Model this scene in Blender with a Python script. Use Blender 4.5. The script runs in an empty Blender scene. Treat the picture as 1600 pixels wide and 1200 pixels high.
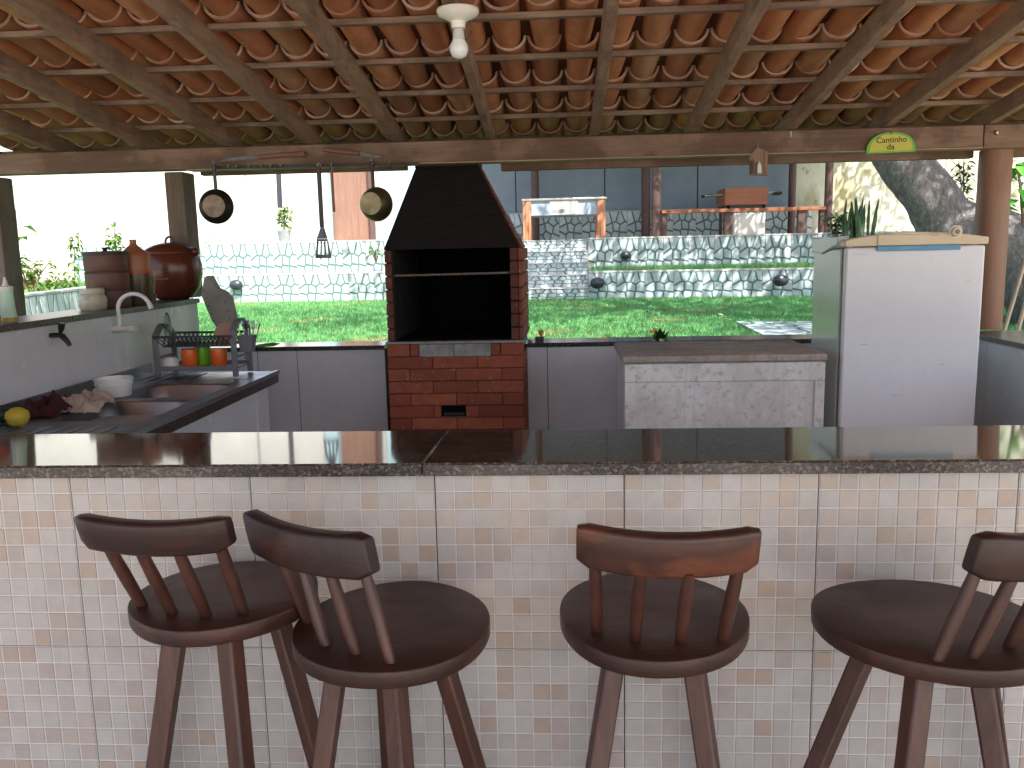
import bpy, bmesh, math, random
import numpy as np
from mathutils import Vector, Matrix
S = bpy.context.scene
COL = S.collection
rnd = random.Random(7)
PI = math.pi

# ---------------------------------------------------------------- camera
CAMP = Vector((0, 0, 1.45)); FPX = 1340.13
YAW, PIT, ROL = math.radians(3.4876), math.radians(8.894), math.radians(-1.2407)
FW = Vector((-math.sin(YAW)*math.cos(PIT), math.cos(YAW)*math.cos(PIT), -math.sin(PIT)))
_rt = Vector((math.cos(YAW), math.sin(YAW), 0)); _up = _rt.cross(FW)
RT = math.cos(ROL)*_rt + math.sin(ROL)*_up
UP = -math.sin(ROL)*_rt + math.cos(ROL)*_up
cam = bpy.data.cameras.new('camera'); camo = bpy.data.objects.new('camera', cam); COL.objects.link(camo)
M = Matrix((RT, UP, -FW)).transposed().to_4x4(); M.translation = CAMP
camo.matrix_world = M
cam.sensor_width = 36; cam.lens = FPX/1600*36; cam.clip_start = .05; cam.clip_end = 600
S.camera = camo

# ---------------------------------------------------------------- world, sun, exposure
SUND = Vector((-.30, .62, -1.0)).normalized()          # direction the light travels
w = bpy.data.worlds.new('World'); S.world = w; w.use_nodes = True
nt = w.node_tree; bg = nt.nodes['Background']
sky = nt.nodes.new('ShaderNodeTexSky'); sky.sky_type = 'NISHITA'; sky.sun_disc = False; sky.dust_density = 3.5; sky.air_density = .8
sky.sun_elevation = math.asin(-SUND.z)
sky.sun_rotation = math.atan2(-SUND.x, -SUND.y)
nt.links.new(sky.outputs[0], bg.inputs[0]); bg.inputs[1].default_value = .15
sl = bpy.data.lights.new('sun', 'SUN'); sl.energy = 4.6; sl.angle = math.radians(.5); sl.color = (1, .95, .87)
so = bpy.data.objects.new('sun', sl); COL.objects.link(so)
so.rotation_euler = SUND.to_track_quat('-Z', 'Y').to_euler(); so.location = (3, -8, 20)
S.view_settings.view_transform = 'Standard'; S.view_settings.look = 'None'
S.view_settings.gamma = 1; S.view_settings.use_curve_mapping = False
S.view_settings.exposure = 1.55
S.render.engine = 'CYCLES'
S.cycles.max_bounces = 10; S.cycles.diffuse_bounces = 6; S.cycles.glossy_bounces = 4
S.cycles.transparent_max_bounces = 8

# ---------------------------------------------------------------- measuring rays (photo pixel -> point on a real plane)
def ray(x, y): return FW + RT*((x-800)/FPX) - UP*((y-600)/FPX)
def PY(x, y, v): d = ray(x, y); return CAMP + d*(v/d.y)
def PZ(x, y, v): d = ray(x, y); return CAMP + d*((v-1.45)/d.z)
def PX(x, y, v): d = ray(x, y); return CAMP + d*(v/d.x)

# ---------------------------------------------------------------- materials
def base(name, rough=.6, metal=0, spec=.5):
    m = bpy.data.materials.new(name); m.use_nodes = True
    n = m.node_tree; b = n.nodes['Principled BSDF']
    b.inputs['Roughness'].default_value = rough; b.inputs['Metallic'].default_value = metal
    b.inputs['Specular IOR Level'].default_value = spec
    return m, n, b
def node(n, t, **k):
    x = n.nodes.new(t)
    for a, v in k.items():
        if a in x.inputs: x.inputs[a].default_value = v
        else: setattr(x, a, v)
    return x
def mixc(n, fac, a, b, mode='MIX'):
    x = n.nodes.new('ShaderNodeMix'); x.data_type = 'RGBA'; x.blend_type = mode
    for sock, v in ((x.inputs[0], fac), (x.inputs[6], a), (x.inputs[7], b)):
        if isinstance(v, (int, float)): sock.default_value = v
        elif isinstance(v, tuple): sock.default_value = (*v[:3], 1)
        else: n.links.new(v, sock)
    return x.outputs[2]
def ramp(n, src, stops):
    r = n.nodes.new('ShaderNodeValToRGB'); e = r.color_ramp.elements
    while len(e) < len(stops): e.new(.5)
    for i, (p, c) in enumerate(stops):
        e[i].position = p; e[i].color = (*c[:3], 1) if isinstance(c, tuple) else (c, c, c, 1)
    n.links.new(src, r.inputs[0]); return r.outputs[0]
def noise(n, scale=5, detail=5, rough=.6, vec=None, dist=0):
    x = n.nodes.new('ShaderNodeTexNoise'); x.inputs['Scale'].default_value = scale
    x.inputs['Detail'].default_value = detail; x.inputs['Roughness'].default_value = rough; x.inputs['Distortion'].default_value = dist
    if vec is not None: n.links.new(vec, x.inputs['Vector'])
    return x.outputs[0]
def coord(n, scale=(1, 1, 1), rot=(0, 0, 0), rand=False):
    tc = n.nodes.new('ShaderNodeTexCoord'); mp = n.nodes.new('ShaderNodeMapping')
    mp.inputs['Scale'].default_value = scale; mp.inputs['Rotation'].default_value = rot
    n.links.new(tc.outputs['Object'], mp.inputs[0])
    if rand:
        oi = n.nodes.new('ShaderNodeObjectInfo'); mu = n.nodes.new('ShaderNodeMath'); mu.operation = 'MULTIPLY'; mu.inputs[1].default_value = 37
        n.links.new(oi.outputs['Random'], mu.inputs[0]); n.links.new(mu.outputs[0], mp.inputs['Location'])
    return mp.outputs[0]
def bump(n, b, h, dist=.002, strength=.6):
    x = n.nodes.new('ShaderNodeBump'); x.inputs['Distance'].default_value = dist; x.inputs['Strength'].default_value = strength
    n.links.new(h, x.inputs['Height']); n.links.new(x.outputs[0], b.inputs['Normal'])
def plain(name, c, rough=.5, metal=0, c2=None, sc=12, bm=.001, spec=.5, trans=0, stretch=(1, 1, 1), coat=0):
    m, n, b = base(name, rough, metal, spec)
    v = coord(n, stretch); f = noise(n, sc, 6, .65, v)
    c2 = c2 or tuple(x*.72 for x in c)
    n.links.new(mixc(n, ramp(n, f, [(.35, 0.), (.68, 1.)]), c, c2), b.inputs['Base Color'])
    if bm: bump(n, b, f, bm)
    if trans: b.inputs['Transmission Weight'].default_value = trans
    if coat: b.inputs['Coat Weight'].default_value = coat; b.inputs['Coat Roughness'].default_value = .1
    rr = ramp(n, f, [(.3, rough*.8), (.7, min(1, rough*1.25))]); n.links.new(rr, b.inputs['Roughness'])
    return m
def wood(name, ca, cb, cc, axis='X', rough=.45, sc=1., stain=.0, stainc=(.03, .02, .015)):
    m, n, b = base(name, rough)
    st = {'X': (1.2*sc, 14*sc, 14*sc), 'Y': (14*sc, 1.2*sc, 14*sc), 'Z': (14*sc, 14*sc, 1.2*sc)}[axis]
    v = coord(n, st, rand=True)
    g = noise(n, 2.2, 8, .7, v, .6); g2 = noise(n, 9, 5, .7, v)
    c = ramp(n, g, [(.28, cb), (.5, ca), (.74, cc)])
    c = mixc(n, ramp(n, g2, [(.45, 0.), (.7, .55)]), c, cb)
    v2 = coord(n, (1, 1, 1), rand=True); bl = noise(n, 4.5*sc, 5, .6, v2)
    if stain: c = mixc(n, ramp(n, bl, [(.48, 0.), (.56, stain)]), c, stainc)
    n.links.new(c, b.inputs['Base Color'])
    n.links.new(ramp(n, bl, [(.3, rough*.75), (.7, min(1, rough*1.4))]), b.inputs['Roughness'])
    bump(n, b, g2, .0012, .5)
    return m
MT = {}
MT['rafter'] = wood('rafter_wood', (.29, .18, .125), (.18, .105, .075), (.38, .25, .18), 'Y', .75, 1, .35, (.10, .065, .045))
MT['batten'] = wood('batten_wood', (.30, .20, .145), (.16, .11, .08), (.40, .29, .22), 'X', .8, 1, .4, (.08, .06, .045))
MT['beam'] = wood('beam_wood', (.20, .115, .07), (.115, .066, .042), (.27, .165, .105), 'X', .6, .8, .6, (.085, .045, .03))
MT['beam_light'] = wood('beam_edge_wood', (.33, .23, .14), (.22, .14, .08), (.42, .3, .19), 'X', .6)
MT['post'] = wood('post_wood', (.25, .125, .075), (.19, .09, .055), (.3, .155, .095), 'Z', .55, .5)
MT['darkpost'] = wood('dark_post_wood', (.15, .105, .07), (.09, .06, .04), (.2, .14, .095), 'Z', .6, .8)
MT['stool'] = wood('stool_wood', (.050, .017, .010), (.022, .008, .005), (.085, .029, .016), 'X', .38, 1, .5, (.016, .007, .005))
MT['stoolleg'] = wood('stool_leg_wood', (.066, .025, .0155), (.032, .0125, .008), (.105, .042, .026), 'Z', .42, 1)
MT['stoolback'] = wood('stool_back_wood', (.042, .015, .010), (.02, .008, .006), (.07, .026, .016), 'X', .38, 1, .6, (.014, .009, .008))
# worn back of the third stool
def worn():
    m, n, b = base('worn_back_wood', .4)
    v = coord(n, (3, 20, 20)); g = noise(n, 2, 8, .7, v, .5)
    tc = n.nodes.new('ShaderNodeTexCoord'); g3 = noise(n, 5, 4, .6, coord(n, (1.6, 3, 4.5)))
    c = ramp(n, g, [(.3, (.03, .012, .009)), (.7, (.07, .028, .018))])
    c = mixc(n, ramp(n, g3, [(.5, 0.), (.64, .65)]), c, (.16, .05, .022))
    n.links.new(c, b.inputs['Base Color']); bump(n, b, g, .001); return m
MT['worn'] = worn()
def rooftile(name, cols, rim=False):
    m, n, b = base(name, .8)
    oi = n.nodes.new('ShaderNodeObjectInfo')
    c = ramp(n, oi.outputs['Random'], [(i/(len(cols)-1), q) for i, q in enumerate(cols)])
    f = noise(n, 14, 6, .65, coord(n, (1, .35, 1), rand=True)); f2 = noise(n, 45, 4, .6, coord(n, rand=True))
    c = mixc(n, ramp(n, f, [(.38, .0), (.72, .75)]), c, tuple(x*.55 for x in cols[1]))
    c = mixc(n, ramp(n, f2, [(.62, 0.), (.75, .5)]), c, (.62, .45, .33))
    n.links.new(c, b.inputs['Base Color']); bump(n, b, f2, .0015, .5); return m
MT['tile'] = rooftile('roof_tile_clay', [(.34, .12, .06), (.60, .24, .105), (.66, .285, .13), (.54, .205, .09), (.58, .36, .19), (.68, .32, .15), (.32, .16, .10)])
MT['tile_gap_shade'] = rooftile('cover_tile_gap_shade', [(.12, .055, .035), (.14, .06, .04), (.1, .045, .03)])  # cover clay darkened to paint in the shade of the gaps
MT['tilerim'] = rooftile('roof_tile_rim', [(.40, .16, .085), (.50, .36, .27), (.42, .18, .10), (.62, .50, .40), (.44, .2, .12), (.55, .42, .33), (.35, .2, .13)])
def granite(name, a, b_, c_, rough):
    m, n, b = base(name, rough, 0, .6)
    v = coord(n)
    vo = n.nodes.new('ShaderNodeTexVoronoi'); vo.inputs['Scale'].default_value = 230; n.links.new(v, vo.inputs['Vector'])
    sep = n.nodes.new('ShaderNodeSeparateColor'); n.links.new(vo.outputs['Color'], sep.inputs[0])
    c = ramp(n, sep.outputs[0], [(.0, a), (.45, a), (.55, b_), (.8, b_), (.9, c_)])
    f = noise(n, 320, 3, .6, v); c = mixc(n, ramp(n, f, [(.55, 0.), (.66, .7)]), c, c_)
    n.links.new(c, b.inputs['Base Color']); b.inputs['IOR'].default_value = 1.42 if rough < .1 else 1.5; return m
MT['granite'] = granite('granite_polished', (.036, .024, .015), (.085, .058, .040), (.22, .17, .13), .06)
MT['granite_edge'] = granite('granite_rough_edge', (.014, .010, .009), (.045, .034, .029), (.14, .115, .10), .35)
MT['cap'] = granite('granite_cap', (.05, .045, .036), (.10, .09, .075), (.2, .18, .15), .3)
MT['dcap'] = granite('granite_dark_cap', (.02, .02, .022), (.05, .05, .055), (.12, .12, .12), .14)
def attr_mat(name, rough, mottled=.25, bm=.0006, sc=40):
    m, n, b = base(name, rough)
    a = n.nodes.new('ShaderNodeAttribute'); a.attribute_name = 'col'
    f = noise(n, sc, 5, .6, coord(n)); f2 = noise(n, sc*.28, 4, .6, coord(n))
    c = mixc(n, mottled, a.outputs['Color'], mixc(n, f, (.15, .12, .1), (.85, .8, .76)), 'OVERLAY')
    c = mixc(n, ramp(n, f2, [(.6, 0.), (.78, mottled)]), c, (.40, .31, .22))
    n.links.new(c, b.inputs['Base Color']); bump(n, b, f, bm); return m
MT['mosaic'] = attr_mat('mosaic_ceramic', .26, .22)
MT['grout'] = plain('pale_grout', (.60, .585, .56), .75, c2=(.53, .515, .49))
MT['darkgrout'] = plain('dark_joint', (.09, .085, .08), .9)
MT['white_tile'] = plain('white_glazed_tile', (.70, .71, .72), .24, c2=(.62, .62, .62), sc=3, bm=.0004)
MT['brick'] = rooftile('fire_brick', [(.17, .036, .018), (.30, .072, .030), (.25, .055, .024), (.37, .10, .042), (.20, .043, .02), (.32, .085, .04)])
MT['soot'] = plain('soot_black', (.0022, .002, .002), .97, c2=(.004, .0035, .003), spec=.1)
MT['sootbrick'] = plain('sooty_brick', (.009, .005, .004), .95, c2=(.005, .003, .003), sc=9, bm=.003)
MT['sootedbrick'] = rooftile('smoked_brick', [(.10, .03, .018), (.13, .04, .02), (.09, .025, .015), (.15, .045, .025)])
MT['mortar'] = plain('mortar', (.16, .075, .05), .95, sc=30, bm=.003)
MT['concrete'] = plain('grey_cement', (.30, .285, .265), .9, c2=(.18, .165, .15), sc=18, bm=.003)
def weathered(name, a, b_, c_, sc):
    m, n, b = base(name, .75)
    v = coord(n); f = noise(n, sc, 9, .72, v, .3); f2 = noise(n, sc*7, 6, .7, v); f3 = noise(n, sc*.7, 3, .5, coord(n, (1, 1, .35)))
    c = mixc(n, ramp(n, f, [(.42, 0.), (.66, 1.)]), a, b_)
    c = mixc(n, ramp(n, f2, [(.52, 0.), (.68, .6)]), c, c_)
    f4 = noise(n, 4, 7, .75, coord(n, (5, 5, .5), rand=False), .4); c = mixc(n, ramp(n, f4, [(.5, 0.), (.62, .8)]), c, b_)
    sp_n = n.nodes.new('ShaderNodeSeparateXYZ'); tc_ = n.nodes.new('ShaderNodeTexCoord'); n.links.new(tc_.outputs['Object'], sp_n.inputs[0])
    mm = n.nodes.new('ShaderNodeMath'); mm.operation = 'MULTIPLY_ADD'; n.links.new(f, mm.inputs[0]); mm.inputs[1].default_value = .30; n.links.new(sp_n.outputs[2], mm.inputs[2])
    c = mixc(n, ramp(n, mm.outputs[0], [(1.0, 0.), (1.09, .75)]), c, c_)
    c = mixc(n, ramp(n, f3, [(.4, 0.), (.7, .45)]), c, b_)
    n.links.new(c, b.inputs['Base Color']); bump(n, b, f2, .002); return m
MT['chest'] = weathered('weathered_white_paint', (.80, .77, .71), (.60, .56, .50), (.26, .21, .165), 5)
MT['chestlid'] = weathered('weathered_lid', (.46, .40, .34), (.30, .24, .19), (.15, .11, .085), 6)
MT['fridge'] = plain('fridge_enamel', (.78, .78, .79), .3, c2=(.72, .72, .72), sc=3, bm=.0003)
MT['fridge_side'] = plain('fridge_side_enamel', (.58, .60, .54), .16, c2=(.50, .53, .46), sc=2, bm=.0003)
MT['fridge_cream'] = plain('yellowed_plastic', (.72, .60, .40), .4, c2=(.66, .53, .33), sc=5, bm=0)
MT['blue'] = plain('blue_strip', (.10, .32, .50), .35, c2=(.08, .27, .43), bm=0)
MT['gasket'] = plain('grey_gasket', (.22, .21, .19), .6, bm=0)
MT['steel'] = plain('stainless_steel', (.40, .415, .44), .36, 1, c2=(.30, .31, .33), sc=8, bm=.0003)
MT['darksteel'] = plain('dull_steel', (.16, .155, .15), .5, .8, c2=(.1, .1, .1), sc=20)
MT['castiron'] = plain('blackened_metal', (.05, .045, .04), .45, .7, c2=(.03, .026, .022), bm=.0006)
MT['alu_dark'] = plain('stained_aluminium', (.25, .19, .14), .45, .85, c2=(.14, .1, .075), sc=20, bm=.0008)
MT['alu_olive'] = plain('tarnished_aluminium', (.32, .27, .16), .42, .85, c2=(.2, .16, .09), sc=15, bm=.0008)
MT['rimmetal'] = plain('bright_rim_metal', (.6, .58, .52), .3, .9, bm=0)
MT['clay'] = plain('glazed_clay', (.13, .032, .015), .25, c2=(.085, .02, .01), sc=5, bm=.0008)
MT['clayd'] = plain('brown_clay', (.13, .048, .026), .5, c2=(.07, .026, .016), sc=9, bm=.0012)
MT['claydark'] = plain('dark_clay_rim', (.045, .02, .014), .5, bm=.001)
MT['orangeplas'] = plain('orange_plastic', (.34, .12, .05), .4, c2=(.36, .12, .05), sc=5, bm=0)
MT['redband'] = plain('red_band', (.45, .05, .02), .4, bm=0)
MT['darkliq'] = plain('dark_syrup', (.08, .055, .025), .25, c2=(.05, .03, .015), bm=0)
MT['whiteplas'] = plain('white_plastic', (.72, .71, .68), .35, c2=(.65, .64, .61), sc=4, bm=0)
MT['greyplas'] = plain('grey_plastic', (.17, .175, .19), .42, c2=(.13, .135, .145), sc=6, bm=0)
MT['darkplas'] = plain('dark_grey_plastic', (.045, .045, .05), .4, bm=0)
MT['blackplas'] = plain('black_plastic', (.015, .015, .016), .35, bm=0)
MT['orange'] = plain('orange_mug', (.75, .13, .015), .35, c2=(.68, .11, .012), bm=0)
MT['green'] = plain('green_mug', (.20, .55, .03), .35, c2=(.16, .48, .02), bm=0)
MT['leafg'] = plain('fresh_green', (.10, .40, .03), .45, c2=(.06, .27, .02), sc=20, bm=.0006)
MT['board'] = plain('grey_cutting_board', (.27, .25, .21), .6, c2=(.2, .185, .155), sc=9, bm=.0008)
MT['hole'] = plain('dark_hole', (.02, .018, .015), .8, bm=0)
MT['cream_cloth'] = plain('cream_cloth', (.52, .44, .36), .95, c2=(.34, .26, .21), sc=18, bm=.003)
MT['red_cloth'] = plain('dark_red_cloth', (.06, .006, .007), .95, c2=(.035, .004, .005), sc=25, bm=.003)
MT['lemon'] = plain('lemon_peel', (.62, .42, .03), .45, c2=(.42, .40, .04), sc=14, bm=.001)
MT['jar'] = plain('cloudy_glass_jar', (.60, .56, .44), .3, c2=(.34, .31, .22), sc=14, bm=.001)
MT['pale'] = plain('pale_painted_wall', (.52, .52, .50), .8, c2=(.44, .44, .42), sc=2)
MT['bluewall_shaded'] = plain('blue_wall_shaded', (.20, .255, .33), .7, c2=(.175, .225, .295), sc=2, bm=.0006)
MT['pillar_blue_sunlit'] = plain('pillar_and_sunlit_wall_blue', (.36, .52, .58), .6, c2=(.31, .46, .52), sc=2, bm=0)  # pillar's own pale blue; on the wall panels it paints sunlight
MT['door'] = wood('salmon_door_wood', (.19, .105, .075), (.15, .08, .055), (.25, .15, .11), 'Z', .55, .5)
MT['brownpaint'] = plain('brown_painted_post', (.095, .05, .043), .5, c2=(.07, .037, .032), sc=8)
def mossy():
    m, n, b = base('mossy_render', .9)
    f = noise(n, 1.4, 8, .7, coord(n, (1, 1, .5))); f2 = noise(n, 5, 6, .7, coord(n))
    c = mixc(n, ramp(n, f, [(.45, 0.), (.62, .8)]), (.56, .58, .47), (.30, .27, .14))
    c = mixc(n, ramp(n, f2, [(.58, 0.), (.66, .7)]), c, (.13, .14, .09)); n.links.new(c, b.inputs['Base Color']); bump(n, b, f2, .01); return m
MT['mossy'] = mossy()
MT['stonegrout'] = plain('teal_stone_joint', (.10, .19, .19), .6, c2=(.07, .14, .14), sc=8)
def stonem():
    m, n, b = base('blue_grey_stone', .45)
    a = n.nodes.new('ShaderNodeAttribute'); a.attribute_name = 'col'
    f = noise(n, 9, 6, .6, coord(n, rand=True))
    c = mixc(n, ramp(n, f, [(.3, 0.), (.75, .6)]), a.outputs['Color'], (.22, .30, .33)); n.links.new(c, b.inputs['Base Color']); return m
MT['stone'] = stonem()
MT['coping'] = plain('pale_coping', (.5, .5, .47), .8, sc=7)
def grassm(name, a, b_):
    m, n, b = base(name, .7)
    f = noise(n, 2.5, 6, .6, coord(n)); f2 = noise(n, 40, 3, .6, coord(n))
    c = mixc(n, f, a, b_); c = mixc(n, ramp(n, f2, [(.5, 0.), (.7, .6)]), c, tuple(x*.6 for x in b_))
    n.links.new(c, b.inputs['Base Color']); return m
MT['lawn'] = grassm('lawn_soil_green', (.05, .15, .04), (.08, .18, .045))
def blade():
    m, n, b = base('grass_blade', .55)
    a = n.nodes.new('ShaderNodeAttribute'); a.attribute_name = 'col'
    n.links.new(a.outputs['Color'], b.inputs['Base Color'])
    t = n.nodes.new('ShaderNodeBsdfTranslucent'); mx = n.nodes.new('ShaderNodeMixShader'); mx.inputs[0].default_value = .3
    n.links.new(a.outputs['Color'], t.inputs[0]); out = n.nodes['Material Output']
    n.links.new(b.outputs[0], mx.inputs[1]); n.links.new(t.outputs[0], mx.inputs[2]); n.links.new(mx.outputs[0], out.inputs[0]); return m
MT['blade'] = blade()
MT['paving'] = plain('pale_paving', (.50, .45, .38), .9, c2=(.42, .38, .32), sc=3, bm=.003)
MT['floor'] = plain('kitchen_floor_cement', (.50, .44, .37), .5, c2=(.42, .37, .31), sc=3)
def bark():
    m, n, b = base('grey_bark', .95)
    v = coord(n, (1, 1, .4), (0, .5, 0)); f = noise(n, 10, 10, .8, v, 1.2); f2 = noise(n, 38, 6, .75, coord(n, (1, 1, .6), (0, .5, 0)))
    c = ramp(n, f, [(.3, (.09, .07, .065)), (.5, (.22, .19, .18)), (.7, (.40, .37, .36))])
    c = mixc(n, ramp(n, f2, [(.56, 0.), (.66, .7)]), c, (.62, .60, .58)); n.links.new(c, b.inputs['Base Color'])
    bump(n, b, f, .06, 1); return m
MT['bark'] = bark()
MT['enamel'] = plain('white_enamel', (.78, .76, .70), .3, c2=(.7, .67, .6), bm=0)
MT['bulb'] = plain('opal_bulb', (.85, .87, .9), .2, bm=0)
MT['led_body'] = plain('bulb_body', (.62, .63, .63), .35, bm=0)
MT['signgreen'] = plain('sign_green', (.10, .36, .04), .4, c2=(.18, .46, .05), sc=20, bm=0)
MT['signyellow'] = plain('sign_yellow', (.58, .47, .06), .45, c2=(.45, .45, .05), sc=16, bm=0)
MT['ink'] = plain('black_lettering', (.02, .012, .008), .6, bm=0)
MT['plaque'] = wood('plaque_wood', (.24, .13, .07), (.12, .06, .035), (.38, .24, .14), 'Z', .5, 2)
MT['lampdark'] = plain('dark_lamp_body', (.04, .04, .055), .25, c2=(.03, .03, .04), bm=0)
MT['potgrey'] = plain('grey_pot', (.28, .30, .31), .6, bm=0)
MT['terracotta'] = plain('terracotta', (.42, .14, .08), .7)
MT['foos'] = wood('foosball_wood', (.30, .10, .045), (.2, .06, .028), (.38, .14, .065), 'X', .4, .6)
MT['poolleg'] = wood('pool_leg_wood', (.42, .19, .10), (.30, .12, .06), (.5, .25, .14), 'Z', .45, .8)
MT['poolside'] = plain('blue_grey_laminate', (.32, .38, .46), .45, c2=(.22, .27, .35), sc=4, bm=0)
MT['pole'] = plain('bamboo_pole', (.52, .42, .32), .5, c2=(.4, .3, .2))
MT['skewer'] = plain('bamboo_skewer', (.34, .23, .13), .6)
MT['yellow'] = plain('yellow_knob', (.75, .42, .06), .4, bm=0)
MT['knifeh'] = wood('red_wood_handle', (.16, .055, .03), (.09, .03, .018), (.21, .08, .045), 'X', .45, 2)
MT['handle_o'] = wood('orange_handle', (.28, .08, .035), (.2, .055, .025), (.34, .1, .045), 'Z', .4, 2)
MT['felt'] = plain('pool_cloth', (.04, .12, .08), .95)
def glassm(name, c, rough=.03):
    m, n, b = base(name, rough); b.inputs['Transmission Weight'].default_value = 1; b.inputs['IOR'].default_value = 1.45
    b.inputs['Base Color'].default_value = (*c, 1); return m
MT['glass'] = glassm('greenish_glass', (.78, .92, .80))
MT['clearplas'] = glassm('clear_film', (.9, .9, .9), .25)
def bottlem():
    m, n, b = base('pale_green_bottle', .3); b.inputs['Base Color'].default_value = (.55, .68, .55, 1); b.inputs['Transmission Weight'].default_value = .5
    b.inputs['Roughness'].default_value = .35; return m
MT['bottle'] = bottlem()
MT['oil'] = plain('oil', (.5, .3, .03), .2, bm=0)
def leafm(name, a, b_, tr=.35):
    m, n, b = base(name, .45)
    f = noise(n, 3, 4, .6, coord(n)); oi = n.nodes.new('ShaderNodeObjectInfo')
    c = mixc(n, f, a, b_); n.links.new(c, b.inputs['Base Color'])
    t = n.nodes.new('ShaderNodeBsdfTranslucent'); mx = n.nodes.new('ShaderNodeMixShader'); mx.inputs[0].default_value = tr
    n.links.new(c, t.inputs[0]); out = n.nodes['Material Output']
    n.links.new(b.outputs[0], mx.inputs[1]); n.links.new(t.outputs[0], mx.inputs[2]); n.links.new(mx.outputs[0], out.inputs[0]); return m
MT['leaf'] = leafm('tree_leaf', (.04, .10, .02), (.09, .16, .03))
MT['leafy'] = leafm('garden_leaf', (.06, .15, .02), (.16, .26, .03))
MT['leafd'] = leafm('dark_leaf', (.012, .035, .014), (.03, .07, .02), .15)
MT['petal'] = plain('yellow_petal', (.7, .5, .03), .6, bm=0)
MT['petalw'] = plain('white_petal', (.75, .7, .62), .6, bm=0)

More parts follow.
